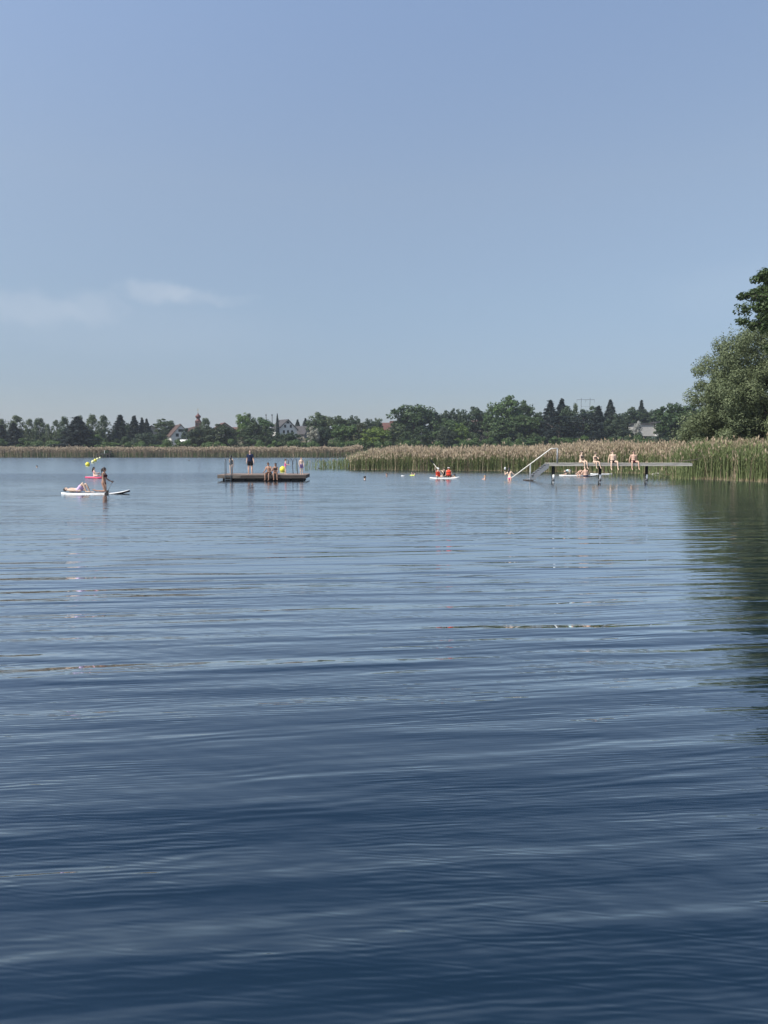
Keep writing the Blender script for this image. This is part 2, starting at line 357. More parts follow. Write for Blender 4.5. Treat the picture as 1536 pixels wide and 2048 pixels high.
    B = patch(.25, .6, (9, 4, 0), .38, .62, .25, 1.5)
    # breeze-ruffled strips: one level with the raft on the open side, one along the far bank
    wob = patch(.03, .1, (1, 7, 0), 0, 1, -8, 8); yw = mth('ADD', yy, wob); xw = mth('ADD', xx, wob)
    strip = mth('MULTIPLY', mth('MULTIPLY', mr(yw, 45, 55, 0, 1), mr(yw, 60, 72, 1, 0)), mr(xw, -14, -9, 1, .12))
    far = mth('SUBTRACT', mr(yy, 90, 190, 0, .5), mr(yy, 200, 228, 0, .5))
    Cc = mth('ADD', mth('ADD', mth('MULTIPLY', strip, 5.5), mth('MULTIPLY', far, 6.0)), patch(.06, .12, (5, 5, 0), .4, .66, .35, 1.3))
    Dd = mth('MULTIPLY', mr(yy, 5, 18, 1, 0), patch(.5, .9, (2, 2, 0), .34, .60, .3, 1.5))
    t.links.new(mth('MULTIPLY', mr(yy, 12, 75, .012, .13), mr(yy, 205, 230, 1, .3)), bgl.inputs['Roughness'])
    eps = .006
    hs = []
    for off in ((0, 0, 0), (eps, 0, 0), (0, eps, 0)):
        va = N(t, 'ShaderNodeVectorMath', operation='ADD'); va.inputs[1].default_value = off; t.links.new(P, va.inputs[0])
        gn = N(t, 'ShaderNodeGroup'); gn.node_tree = g; t.links.new(va.outputs[0], gn.inputs['P'])
        for nm, sct in (('A', A), ('B', B), ('C', Cc), ('Dd', Dd)): t.links.new(sct, gn.inputs[nm])
        hs.append(gn.outputs[0])
    nxx = mth('DIVIDE', mth('SUBTRACT', hs[0], hs[1]), eps); nyy = mth('DIVIDE', mth('SUBTRACT', hs[0], hs[2]), eps)
    nyy = mth('SUBTRACT', nyy, mth('MULTIPLY', mth('ADD', mr(yy, 2, 12, .012, .022), mr(yy, 12, 60, .0, .024)), mr(yy, 200, 228, 1, .0)))      # distant facets one can see lean toward this bank
    cb = N(t, 'ShaderNodeCombineXYZ'); cb.inputs[2].default_value = 1; t.links.new(nxx, cb.inputs[0]); t.links.new(nyy, cb.inputs[1])
    nn = N(t, 'ShaderNodeVectorMath', operation='NORMALIZE'); t.links.new(cb.outputs[0], nn.inputs[0])
    for q in (bgl, fr): t.links.new(nn.outputs[0], q.inputs['Normal'])
    return m
M['water'] = water_material()
me = npmesh('water', [(-3000, -300, 0), (3000, -300, 0), (3000, 300, 0), (-3000, 300, 0)], [(0, 1, 2, 3)])
tag(link('water', me, M['water']), kind='structure')

# ------------------------------------------------------------------ foliage
def leafquads(c, n, length, width, rg, up=None):
    """diamond leaves at centres c with normals n; returns verts, quads"""
    k = len(c); n = n / (np.linalg.norm(n, axis=1, keepdims=True) + 1e-9)
    a = rg.normal(size=(k, 3)) if up is None else up + rg.normal(size=(k, 3)) * .35
    a -= n * (a * n).sum(1, keepdims=True); a /= np.linalg.norm(a, axis=1, keepdims=True) + 1e-9
    b = np.cross(n, a); L = (np.asarray(length) * rg.uniform(.7, 1.3, k))[:, None]; Wd = (np.asarray(width) * rg.uniform(.7, 1.3, k))[:, None]
    v = np.stack([c - a * L * .5, c + b * Wd * .5 - a * L * .08, c + a * L * .5, c - b * Wd * .5 - a * L * .08], 1).reshape(-1, 3)
    return v, np.arange(4 * k).reshape(k, 4)
def sph(k, rg):
    v = rg.normal(size=(k, 3)); return v / np.linalg.norm(v, axis=1, keepdims=True)
def clumps_to_leaves(cc, cr, per, rg, flat=.8, shell=.45):
    k = len(cc) * per; d = sph(k, rg); r = (shell + (1 - shell) * rg.uniform(0, 1, k) ** .7)[:, None]
    base = np.repeat(cc, per, 0); rad = np.repeat(cr, per)[:, None]
    c = base + d * r * rad * np.array([1, 1, flat])
    n = d * .8 + rg.normal(size=(k, 3)) * .45 + np.array([0, 0, .35]); return c, n
def crown(kind, sd):
    """crown points in metres for a tree 10 m tall with a crown radius of 3 m"""
    rg = np.random.default_rng(sd)
    if kind in ('round', 'lofty', 'bush'):
        m = {'round': 85, 'lofty': 85, 'bush': 60}[kind]
        d = sph(m, rg); r = rg.uniform(.35, .82, m)[:, None]
        # an uneven outline from a few broad lobes
        lob = sph(7, rg); w = .86 + .30 * np.max(np.clip(d @ lob.T, 0, 1) ** 4, axis=1)[:, None]
        if kind == 'bush': d[:, 2] = np.abs(d[:, 2]); cc = d * r * w * np.array([3, 3, 8.6]) + np.array([0, 0, .6])
        elif kind == 'lofty': cc = d * r * w * np.array([3, 3, 4.6]) + np.array([0, 0, 5.4])
        else: cc = d * r * w * np.array([3, 3, 4.1]) + np.array([0, 0, 5.5])
        cr = rg.uniform(.45, .95, m); c, n = clumps_to_leaves(cc, cr, 62, rg)
        ex = cc[:24] * np.array([1, 1, 1]); 
        L, Wd = .34, .26
    elif kind == 'willow':
        m = 110; d = sph(m, rg); d[:, 2] = np.abs(d[:, 2]) ** .8; r = rg.uniform(.45, .88, m)[:, None]
        cc = d * r * np.array([3, 3, 8.2]) + np.array([0, 0, 1.2]); cr = rg.uniform(.4, .75, m)
        c, n = clumps_to_leaves(cc, cr, 55, rg, 1.15); L, Wd = .40, .17
    elif kind == 'birch':
        m = 95; z = rg.uniform(2.4, 9.6, m); t = (z - 2.0) / 8
        rr = 3.0 * np.sin(np.pi * np.clip(t, .06, 1) ** .75) ** .8 * rg.uniform(.2, .95, m); an = rg.uniform(0, 6.283, m)
        cc = np.stack([rr * np.cos(an), rr * np.sin(an), z - rr * .25], 1); cr = rg.uniform(.30, .62, m)
        c, n = clumps_to_leaves(cc, cr, 48, rg, 1.5); L, Wd = .30, .2
    elif kind == 'spruce':
        cs = []; ns = []
        for z in np.arange(.5, 10.2, .28):
            rad = 3.0 * (1 - (z / 10.35) ** 1.35) * rg.uniform(.72, 1.15)
            nb = int(9 + rad * 3.5)
            for q in range(nb):
                a = rg.uniform(0, 6.283); ln = rad * rg.uniform(.75, 1.1); k = int(10 + 13 * ln)
                t = rg.uniform(.12, 1, k) ** .8; x = t * ln
                sag = -.22 * x - .1 * t * t * ln + rg.normal(size=k) * .10 + .12
                side = rg.normal(size=k) * .22 * (1.15 - t)
                cs.append(np.stack([x * math.cos(a) - side * math.sin(a), x * math.sin(a) + side * math.cos(a), z + sag], 1))
                ns.append(np.tile([math.cos(a) * .5, math.sin(a) * .5, .8], (k, 1)) + rg.normal(size=(k, 3)) * .4)
        c = np.concatenate(cs); n = np.concatenate(ns); L, Wd = .42, .16; cc = None
    elif kind == 'pine':
        m = 60; z = rg.uniform(2.5, 9.7, m); rr = 3.0 * (1 - ((z - 4.5) / 6.2) ** 2).clip(.1) ** .6 * rg.uniform(.3, 1, m); an = rg.uniform(0, 6.283, m)
        cc = np.stack([rr * np.cos(an), rr * np.sin(an), z], 1); cr = rg.uniform(.5, .95, m)
        c, n = clumps_to_leaves(cc, cr, 70, rg, .45); L, Wd = .38, .15
    elif kind == 'cypress':
        k = 2600; z = rg.uniform(.3, 10, k); t = z / 10; rr = 3 * np.minimum(1, np.minimum(t * 8, (1 - t) ** .6 * 1.15)) * rg.uniform(.5, 1, k) ** .5; an = rg.uniform(0, 6.283, k)
        c = np.stack([rr * np.cos(an), rr * np.sin(an), z], 1); n = np.stack([np.cos(an), np.sin(an), .3 + an * 0], 1) + rg.normal(size=(k, 3)) * .3; L, Wd = .9, .25; cc = None
    return c, n, L, Wd, cc
def trunk_shape(kind, sd, cc):
    rg = random.Random(sd); s = S()
    r0 = {'birch': .13, 'bush': .10, 'cypress': .12}.get(kind, .24)
    top = 9.3 if kind in ('birch', 'spruce', 'pine', 'cypress') else 6.5
    pts = [(0, 0, -.6)]; x = y = 0
    for i in range(1, 7): x += rg.uniform(-.1, .1); y += rg.uniform(-.1, .1); pts.append((x, y, top * i / 6))
    s.tube(pts, [r0 * (1.25 if i == 0 else (1 - i / 6.6)) for i in range(7)], 7)
    if cc is not None:
        for c in cc[:12]:
            z0 = max(.8, c[2] - 1.6 - .5 * math.hypot(c[0], c[1])); z0 = min(z0, top * .9); f = z0 / top * 6; i = min(5, int(f)); q = f - i
            b = Vector(pts[i]).lerp(Vector(pts[i + 1]), q); e = Vector(c); mid = b.lerp(e, .55) + Vector((0, 0, .25))
            s.tube([b, mid, e], [r0 * .42, r0 * .26, r0 * .08], 5, cap=False)
    return s
PROTO = {}
def proto(kind, var):
    if (kind, var) not in PROTO:
        sd = {'round': 10, 'lofty': 20, 'bush': 30, 'willow': 40, 'birch': 50, 'spruce': 60, 'pine': 70, 'cypress': 80}[kind] + var
        c, n, L, Wd, cc = crown(kind, sd); rg = np.random.default_rng(sd + 500)
        v, f = leafquads(c, n, L, Wd, rg); cm_ = npmesh(kind + '_crown', v, f)
        cm_.materials.append({'spruce': M['needle'], 'pine': M['needle'], 'cypress': M['needle'], 'willow': M['silver']}.get(kind, M['leaf']))
        tm = trunk_shape(kind, sd, cc).mesh(kind + '_trunk'); tm.materials.append(M['birch'] if kind == 'birch' else M['bark'])
        PROTO[(kind, var)] = (cm_, tm)
    return PROTO[(kind, var)]
NAMES = {'round': 'broadleaf_tree', 'lofty': 'broadleaf_tree', 'bush': 'bush', 'willow': 'willow_tree', 'birch': 'birch_tree', 'spruce': 'spruce_tree', 'pine': 'pine_tree', 'cypress': 'cypress_tree'}
cnt = [0]
def tree(kind, px, topy, wpx, Yd, col, label, group='trees along the far bank', basez=None):
    cnt[0] += 1; p = D(px, topy, Yd); gz = float(ground_z(p.x, Yd)) if basez is None else basez
    h = max(1.0, p.z - gz); rad = wpx / 2 / FPX * Yd * {'spruce': 2.5, 'cypress': 1.2, 'bush': 1.25, 'birch': 1.75}.get(kind, 1.35)
    cm_, tm = proto(kind, cnt[0] % (2 if kind in ('cypress', 'pine') else 3))
    e = empty(NAMES[kind], (p.x, Yd, gz - .1), random.uniform(0, 6.28), label, 'bush' if kind == 'bush' else 'tree', group)
    e.scale = (rad / 3.0, rad / 3.0, h / (9.45 if kind in ('round', 'lofty', 'willow') else 9.9))
    c = bpy.data.objects.new('foliage' if kind == 'bush' else 'crown', cm_); COL.objects.link(c); c.parent = e
    j = random.uniform(.9, 1.1); c.color = (col[0] * j, col[1] * j, col[2] * j, 1)
    t = bpy.data.objects.new('stem' if kind == 'bush' else 'trunk', tm); COL.objects.link(t); t.parent = e
    return e
G1 = (1, 1, 1); DK = (.62, .68, .72); BR = (1.55, 1.7, 1.0); GY = (1.35, 1.25, 1.25); YG = (2.0, 1.9, .9); PAL = (1.1, 1.1, 1.0); OLV = (1.25, 1.15, .9)
TR = [
 ('birch', 3, 838, 24, 285, GY, 'pale birch cut by the left edge of the picture'),
 ('birch', 32, 831, 36, 285, GY, 'tall pale birch just right of the left power pylon'),
 ('spruce', 3, 852, 24, 272, DK, 'dark conifer at the extreme left edge below a birch'),
 ('spruce', 27, 848, 32, 272, DK, 'dark conifer in front of the tall pale birch near the left edge'),
 ('birch', 60, 838, 26, 285, GY, 'grey green birch left of the twin peaked birch'),
 ('birch', 78, 836, 32, 283, G1, 'twin peaked birch with darker top left of the thin birches'),
 ('birch', 96, 848, 14, 280, GY, 'thin sparse birch with several white stems showing'),
 ('birch', 112, 840, 20, 282, GY, 'slim birch left of the tall white trunked birch'),
 ('birch', 128, 833, 26, 280, G1, 'tall birch with a long white trunk left of the broad dark conifer'),
 ('spruce', 154, 836, 52, 268, (.62, .66, .72), 'broad dark conifer reaching down to the reeds left of the buoys'),
 ('birch', 161, 831, 22, 290, GY, 'pale birch top rising behind the broad dark conifer'),
 ('birch', 184, 829, 30, 285, GY, 'rounded grey green birch right of the broad dark conifer'),
 ('birch', 206, 831, 28, 282, G1, 'pointed birch with a thin white trunk above the far jetty'),
 ('round', 182, 862, 36, 270, BR, 'light green low tree below the rounded birch'),
 ('spruce', 240, 833, 34, 290, DK, 'left and widest of the dark conifers between birches and white gabled house'),
 ('round', 253, 840, 26, 290, DK, 'dark rounded tree squeezed between two dark conifers'),
 ('spruce', 268, 834, 26, 290, DK, 'dark conifer with twin tip in the middle of the conifer group'),
 ('spruce', 284, 838, 18, 292, DK, 'narrow dark conifer near the right end of the conifer group'),
 ('spruce', 293, 840, 18, 292, DK, 'rightmost narrow conifer of the group left of the round tree'),
 ('willow', 287, 858, 46, 272, (.55, .62, .7), 'grey green willow below the narrow conifers'),
 ('round', 330, 834, 42, 318, G1, 'round green tree standing behind the left gable house'),
 ('round', 318, 862, 26, 290, DK, 'small dark tree left of the white gable'),
 ('birch', 372, 856, 20, 300, DK, 'small dark tree right of the white gable'),
 ('birch', 411, 836, 26, 300, G1, 'tree growing against the right side of the church tower'),
 ('round', 402, 848, 44, 278, (.70, .68, .72), 'dark greyish tree hiding the foot of the church tower'),
 ('round', 442, 842, 56, 274, (.72, .68, .72), 'broad dark tree right of the church with a pale top'),
 ('lofty', 486, 822, 30, 300, BR, 'tall leaning green tree left of the leafy green dome'),
 ('lofty', 500, 822, 26, 302, G1, 'second tall green tree top right of the leaning one'),
 ('round', 524, 829, 42, 306, (.9, 1.15, .85), 'dense green dome shaped tree left of the chimneys'),
 ('birch', 508, 846, 60, 276, (.9, .9, .95), 'wide grey green birch in front of the leafy green dome'),
 ('birch', 529, 850, 22, 274, G1, 'narrow birch with a white trunk below the chimneys'),
 ('cypress', 554.5, 828, 8, 315, DK, 'slender dark cypress in front of the gabled white house'),
 ('round', 552, 862, 40, 285, DK, 'low dark tree below the slender cypress'),
 ('round', 580, 860, 34, 282, DK, 'low dark tree in front of the right half of the white gable'),
 ('spruce', 595, 840, 13, 345, G1, 'small pointed conifer right of the gabled house'),
 ('spruce', 611, 838, 15, 350, G1, 'second small pointed conifer left of the pale flowering tree'),
 ('lofty', 632, 819, 38, 302, (1.0, 1.0, 1.05), 'tall grey green tree with pointed lobes above the flowering tree'),
 ('round', 653, 826, 36, 304, GY, 'grey green rounded tree right of the tall lobed tree'),
 ('round', 627, 848, 24, 276, (4.4, 3.0, 5.6), 'small tree covered in pale cream blossom left of centre'),
 ('round', 645, 846, 26, 280, DK, 'dark tree right of the cream blossoming tree'),
 ('round', 679, 826, 42, 308, G1, 'rounded tree top, first right of the grey green pair'),
 ('round', 706, 826, 30, 310, DK, 'round tree top left of the small dark ball shaped tree'),
 ('round', 692, 842, 62, 282, (1.05, 1.2, .8), 'broad mid green tree standing before the rounded tops'),
 ('birch', 720, 846, 42, 278, (1.1, .85, .95), 'reddish grey tree left of the yellow green one'),
 ('round', 737, 833, 26, 312, DK, 'small dark ball shaped tree above the yellow green tree'),
 ('round', 757, 831, 16, 315, G1, 'narrow tree between the dark ball shaped tree and a red roof'),
 ('round', 752, 848, 50, 272, (1.75, 1.7, .75), 'bright yellow green tree with a pointed top near the reed edge'),
 ('round', 795, 842, 50, 282, (1.0, .95, .95), 'grey green tree in front of the red roofs'),
 ('round', 828, 800, 76, 300, (.72, .82, .72), 'very large round dark tree, the highest left of the poplars'),
 ('round', 806, 818, 24, 302, DK, 'dark pine clinging to the left side of the very large round tree'),
 ('birch', 842, 852, 44, 272, (.85, .9, .9), 'low birch with forked white stems under the very large round tree'),
 ('round', 872, 818, 24, 305, DK, 'first small dark top right of the very large round tree'),
 ('round', 890, 814, 24, 308, DK, 'second small dark top right of the very large round tree'),
 ('round', 909, 811, 30, 310, DK, 'dome shaped dark top left of the dark pine group'),
 ('round', 926, 817, 16, 306, DK, 'little dark top directly left of the dark pine'),
 ('round', 897, 830, 62, 284, (.9, 1.0, .85), 'broad green tree below the dark tops'),
 ('round', 921, 841, 32, 278, (1.5, 1.6, .75), 'lighter yellow green tree left of the white dormer'),
 ('willow', 893, 842, 40, 270, (.42, .48, .5), 'grey drooping willow left of the yellow green tree'),
 ('round', 950, 806, 44, 306, DK, 'dark pine above the roof with the white dormer'),
 ('lofty', 985, 801, 32, 300, (.9, 1.05, .8), 'green tree on the left shoulder of the tallest far tree'),
 ('lofty', 1018, 784, 56, 298, (1.1, 1.25, .9), 'tallest far tree, light green and many lobed'),
 ('round', 1050, 792, 36, 302, (.8, .9, .8), 'dark tree on the right shoulder of the tallest far tree'),
 ('round', 1010, 828, 56, 284, (.85, .95, .75), 'dark green tree below the tallest far tree'),
 ('round', 1048, 822, 64, 288, (.9, 1.0, .75), 'mid green tree left of the hipped grey roof'),
 ('round', 1078, 818, 30, 304, (.8, .9, .7), 'green tree top left of the big conifer mass'),
 ('spruce', 1101, 805, 38, 288, DK, 'leftmost tall spruce of the big conifer mass'),
 ('spruce', 1124, 802, 36, 288, DK, 'second tall spruce of the big conifer mass'),
 ('round', 1138, 803, 36, 284, DK, 'dark ragged tree between the tall spruces and the grey sparse tree'),
 ('pine', 1116, 830, 60, 274, (.58, .62, .68), 'low spreading dark conifer below the tall spruces'),
 ('pine', 1165, 826, 70, 272, (.58, .62, .68), 'low spreading dark conifer under the round tree and pylon'),
 ('birch', 1150, 807, 20, 292, GY, 'grey sparse tree left of the pylon'),
 ('round', 1180, 805, 48, 290, DK, 'large round dark tree directly below the pylon'),
 ('spruce', 1197, 816, 36, 284, DK, 'dark conifer on the right of the large round tree'),
 ('spruce', 1221, 803, 28, 310, G1, 'single pointed conifer above the big grey willow'),
 ('willow', 1230, 818, 66, 280, (.50, .58, .62), 'big grey green willow right of the conifer mass'),
 ('round', 1254, 817, 30, 312, DK, 'rounded tree top right of the big grey willow'),
 ('round', 1268, 807, 34, 312, DK, 'highest tree above the flat roofed white house'),
 ('spruce', 1283, 804, 20, 314, G1, 'slim pointed conifer above the flat roofed white house'),
 ('round', 1300, 812, 30, 312, DK, 'rounded dark tree top above the right end of the flat roofed house'),
 ('round', 1276, 835, 15, 290, (5.2, 3.6, 7.5), 'little tree full of white blossom by the flat roofed house'),
 ('round', 1323, 818, 26, 316, BR, 'light green tree behind the right end of the flat roofed house'),
 ('round', 1350, 795, 60, 240, (.62, .75, .62), 'dark tall tree left of the great silvery willow'),
 ('round', 1385, 800, 60, 235, (.62, .75, .62), 'dark tree half hidden behind the great silvery willow'),
 ('round', 1335, 835, 40, 262, DK, 'dark low tree at the right end of the flat roofed house'),
 ('bush', 232, 877, 110, 266, BR, 'long bright green bush above the far reeds by the jetty', ),
 ('bush', 213, 889, 26, 246.5, DK, 'small dark bush overhanging the far jetty'),
 ('bush', 175, 884, 50, 266, BR, 'light green bush left of the far jetty'),
 ('bush', 60, 884, 80, 268, G1, 'wide green bush at the left under the birches'),
 ('bush', 330, 880, 110, 266, BR, 'wide green bush below the left gable house'),
 ('bush', 512, 884, 50, 266, G1, 'green bush behind the standing man on the raft'),
 ('bush', 580, 880, 70, 266, (.9, 1.1, .7), 'dark rich green bush above the right end of the raft'),
 ('bush', 668, 880, 70, 266, (.8, .9, .75), 'dark green bush at the end of the far reed belt'),
 ('bush', 1130, 866, 90, 262, (.85, 1.0, .7), 'dark green bush below the big conifer mass'),
 ('bush', 1060, 864, 70, 262, (.9, 1.05, .75), 'green bush below the hipped grey roof'),
 ('bush', 1310, 862, 90, 230, (1.1, 1.25, .75), 'green mounded bush in front of the flat roofed house'),
 ('bush', 1385, 862, 90, 120, (1.0, 1.1, .7), 'green bush above the reeds left of the silvery willow foot'),
]
for r_ in TR:
    g_ = 'bushes along the far bank' if r_[0] == 'bush' else 'trees along the far bank'
    tree(*r_, group=g_)

# low scrub and farther woodland: continuous masses
def mass(name, x0, x1, y0, y1, topf, per_m2, L, Wd, m, label, sd, col=(1, 1, 1)):
    rg = np.random.default_rng(sd); k = int((x1 - x0) * per_m2); nC = int((x1 - x0) * 1.3)
    bx = rg.uniform(x0, x1, nC); by = rg.uniform(y0, y1, nC); gz = ground_z(bx, by); top = topf(bx, by)
    rad = rg.uniform(1.0, 2.2, nC); t = rg.uniform(.15, 1, nC); bz = gz + (top - gz) * t - rad * .7
    per = max(8, k // nC); c, n = clumps_to_leaves(np.stack([bx, by, bz], 1), rad, per, rg)
    keep = c[:, 2] > ground_z(c[:, 0], c[:, 1]) - .1; v, f = leafquads(c[keep], n[keep], L, Wd, rg)
    o = link(name, npmesh(name, v, f), m); o.color = (*col, 1); return tag(o, label, name.replace('_', ' '), kind='stuff')
def lerpx(px, Yd): return (px - CX) / FPX * Yd
def pyz(y_px, Yd): return CAMH + (HORIZON - y_px) / FPX * Yd
nz1 = lambda x, a=0.0: .5 * np.sin(x * .21 + a) + .3 * np.sin(x * .53 + 2 * a) + .2 * np.sin(x * 1.1 + a)
mass('scrub', -155, 150, 262, 270, lambda x, y: pyz(878 - 5 * nz1(x) - 6 * sst(0, 100, x), y), 420, .42, .34, M['leaf'], 'continuous low green scrub behind the far reed belt', 91, (1.15, 1.3, .85))
mass('thicket', -160, 150, 275, 284, lambda x, y: pyz(872 - 4 * nz1(x, 2) - 11 * sst(-15, 5, x), y), 420, .5, .38, M['leaf'], 'dark bushy undergrowth filling the gaps under the far trees', 93, (.75, .82, .7))
mass('woodland', -190, 190, 342, 352, lambda x, y: pyz(866 - 3 * nz1(x, 1) - 22 * sst(-5, 12, x), y), 420, .6, .45, M['leaf'], 'hazy green woodland closing the gaps behind the far trees', 92)

# ------------------------------------------------------------------ reeds
M['reed'] = leafmat('reed stems', (1, 1, 1), (1, 1, 1), .25, False)
def reedmat():
    m = bpy.data.materials.new('reed blades'); m.use_nodes = True; t = m.node_tree; b = t.nodes['Principled BSDF']; b.inputs['Roughness'].default_value = .7; b.inputs['Specular IOR Level'].default_value = .2
    a = N(t, 'ShaderNodeAttribute', attribute_name='tint'); t.links.new(a.outputs['Color'], b.inputs['Base Color'])
    tr = N(t, 'ShaderNodeBsdfTranslucent'); t.links.new(a.outputs['Color'], tr.inputs[0]); ms = N(t, 'ShaderNodeMixShader'); ms.inputs[0].default_value = .2
    t.links.new(b.outputs[0], ms.inputs[1]); t.links.new(tr.outputs[0], ms.inputs[2]); t.links.new(ms.outputs[0], t.nodes['Material Output'].inputs[0]); return m
M['reed'] = reedmat()
GREEN = np.array([.20, .235, .10]); GREEN2 = np.array([.105, .14, .055]); TAN = np.array([.42, .34, .235]); TAN2 = np.array([.27, .205, .14]); STRAW = np.array([.42, .35, .22])
def reeds(name, x, y, hdry, hgreen, pdry, sd, label, wide=1.0, leaves=6, pl=1.0):
    rg = np.random.default_rng(sd); n = len(x); gz = np.minimum(ground_z(x, y), .3); gz = np.maximum(gz, -.3)
    V = []; C = []
    dry = rg.uniform(size=n) < pdry; h = np.where(dry, hdry, hgreen) * np.where(rg.uniform(size=n) < .025, 1.16, 1) * np.clip(rg.normal(.93, .11, n), .5, 1.16)
    yaw = rg.uniform(0, math.pi, n); lean = rg.normal(size=(n, 2)) * .075
    base = np.stack([x, y, gz], 1)
    top = base + np.stack([lean[:, 0] * h, lean[:, 1] * h, h], 1)
    w = np.stack([np.cos(yaw), np.sin(yaw), 0 * yaw], 1) * (np.where(dry, .011, .014) * wide)[:, None]
    r_ = rg.uniform(size=(n, 1)); cst = np.where(dry[:, None], TAN * r_ + TAN2 * (1 - r_), GREEN * r_ + GREEN2 * (1 - r_))
    cbase = STRAW * (.6 + .4 * r_)
    # stems in two pieces: straw-coloured foot, then the stem colour
    kn = base + (top - base) * rg.uniform(.03, .16, (n, 1))
    V.append(np.stack([base - w, base + w, kn + w, kn - w], 1)); C.append(np.repeat(cbase[:, None], 4, 1))
    V.append(np.stack([kn - w, kn + w, top + w * .4, top - w * .4], 1)); C.append(np.repeat(cst[:, None], 4, 1))
    # drooping seed plumes on the dry stems
    I = np.where(dry)[0]; k = len(I)
    for q in range(2):
        a = rg.uniform(0, 6.283, k) * .5 + (0 if q else 1.2); dr = np.stack([np.cos(a), np.sin(a), 0 * a], 1); tp = top[I] - np.array([0, 0, .16]) * pl
        ln = rg.uniform(.20, .36, k)[:, None] * pl; ww = rg.uniform(.018, .034, k)[:, None] * wide * pl; e_ = tp + dr * ln * .35 + np.array([0, 0, 1]) * ln
        sd_ = np.stack([-np.sin(a), np.cos(a), 0 * a], 1) * ww; m1 = tp + (e_ - tp) * .45
        V.append(np.stack([tp, m1 + sd_, e_, m1 - sd_], 1)); rr = rg.uniform(size=(k, 1)); C.append(np.repeat((np.array([.46, .38, .27]) * rr + np.array([.28, .215, .15]) * (1 - rr))[:, None], 4, 1))
    # leaves
    for q in range(leaves):
        J = np.where(~dry | (rg.uniform(size=n) < .25))[0]; k = len(J); f = rg.uniform(.25, .97, k)[:, None]; p = base[J] + (top[J] - base[J]) * f
        a = rg.uniform(0, 6.283, k); dr = np.stack([np.cos(a), np.sin(a), 0 * a], 1); ln = rg.uniform(.3, .55, k)[:, None]
        e_ = p + dr * ln * .55 + np.array([0, 0, 1]) * ln * rg.uniform(.2, .9, k)[:, None]; m1 = p + (e_ - p) * .4 + np.array([0, 0, .06])
        sd_ = np.stack([-np.sin(a), np.cos(a), 0 * a], 1) * (rg.uniform(.010, .018, k)[:, None] * wide)
        V.append(np.stack([p, m1 + sd_, e_, m1 - sd_], 1)); rr = rg.uniform(size=(k, 1)); cg = GREEN * rr + GREEN2 * (1 - rr)
        cg = np.where(dry[J][:, None], TAN * .8, cg); cg = np.where(f < .2, STRAW * .7, cg); C.append(np.repeat(cg[:, None], 4, 1))
    V = np.concatenate(V).reshape(-1, 3); C = np.concatenate(C).reshape(-1, 3)
    me = npmesh(name, V, np.arange(len(V)).reshape(-1, 4))
    ca = me.color_attributes.new('tint', 'FLOAT_COLOR', 'POINT'); ca.data.foreach_set('color', np.concatenate([C, np.ones((len(C), 1))], 1).astype(np.float32).ravel())
    return tag(link(name, me, M['reed']), label, 'reeds', kind='stuff')
# the right-hand bed: dense behind the shoreline
rg = np.random.default_rng(5)
def fill(n, x0, x1, y0, y1, dmax, extra=0.0):
    x = rg.uniform(x0, x1, n); y = rg.uniform(y0, y1, n); ins = inpoly(x, y, RB); d = dpoly(x, y, RB)
    pr = np.where(ins, np.clip(1 - d / dmax, 0, 1) ** .8 + .05, 0); nzv = .75 + .25 * np.sin(x * 2.1 + np.sin(y * 1.3) * 2) * np.cos(y * 1.7 + x * .6)
    k = (rg.uniform(size=n) < pr * nzv); return x[k], y[k], d[k]
x, y, d = fill(470000, -12, 40, 40, 100, 11)
tall = 2.0 + .75 * sst(12, 26, x) * .62 - .35 * sst(57, 52, y); clump = 1 + .06 * np.sin(x * 1.9 + y) * np.cos(y * .8) + .05 * np.sin(x * 5.3 + 2 * y) + .05 * np.sin(x * .63)
hg = (1.62 + .6 * sst(12, 26, x)) * clump * np.where(d < 1.0, .85, 1.0)
near = y < 60
pd = np.where(near, np.where(d < 2.5, .12, .55), np.where(d < 1.2, .28, .46))
tall = tall * (.78 + .22 * sst(-5, 3, x))
reeds('reed_bed', x, y, tall * clump * np.where(d < .8, .9, 1), np.where(near, hg + .25, hg), pd, 11, 'tall reed bed with tan plumes and green shoots along the right bank', wide=1.6, leaves=5, pl=1.1)
# thin outlying shoots at the tip of the bed and below the pier
n = 900; x = rg.uniform(-10.5, -3.4, n); y = 80.5 + (x + 10) * .3 + rg.uniform(0, 7, n); k = rg.uniform(size=n) < (np.clip((x + 10.5) / 7, .03, 1) ** 1.3); x, y = x[k], y[k]
x2 = rg.uniform(17.5, 24, 500); y2 = 52.5 + rg.uniform(0, 4, 500) + (24 - x2) * .2; k2 = rg.uniform(size=500) < np.clip((x2 - 17.5) / 6, .0, 1) ** 1.6
xs = np.concatenate([x, x2[k2]]); ys = np.concatenate([y, y2[k2]])
reeds('reed_shoots', xs, ys, np.full(len(xs), 1.6), np.full(len(xs), 1.35), .05, 12, 'sparse green reed shoots standing in open water at the edge of the bed', wide=1.8, leaves=3)
# the far belt
n = 52000; x = rg.uniform(-165, -8, n); y = 247.5 + rg.uniform(0, 1, n) ** 1.3 * 9 + 1.2 * np.sin(x * .07) + .5 * np.sin(x * .31)
reeds('far_reed_belt', x, y, 3.15 * (1 + .04 * np.sin(x * .5) + .03 * np.sin(x * 1.7)), 1.9 * (1 + .12 * np.sin(x * .23) * np.sin(x * .9)), np.where(y < 249.3, .5, .75), 13, 'long belt of tan reeds along the far bank', wide=4.0, leaves=2, pl=1.5)

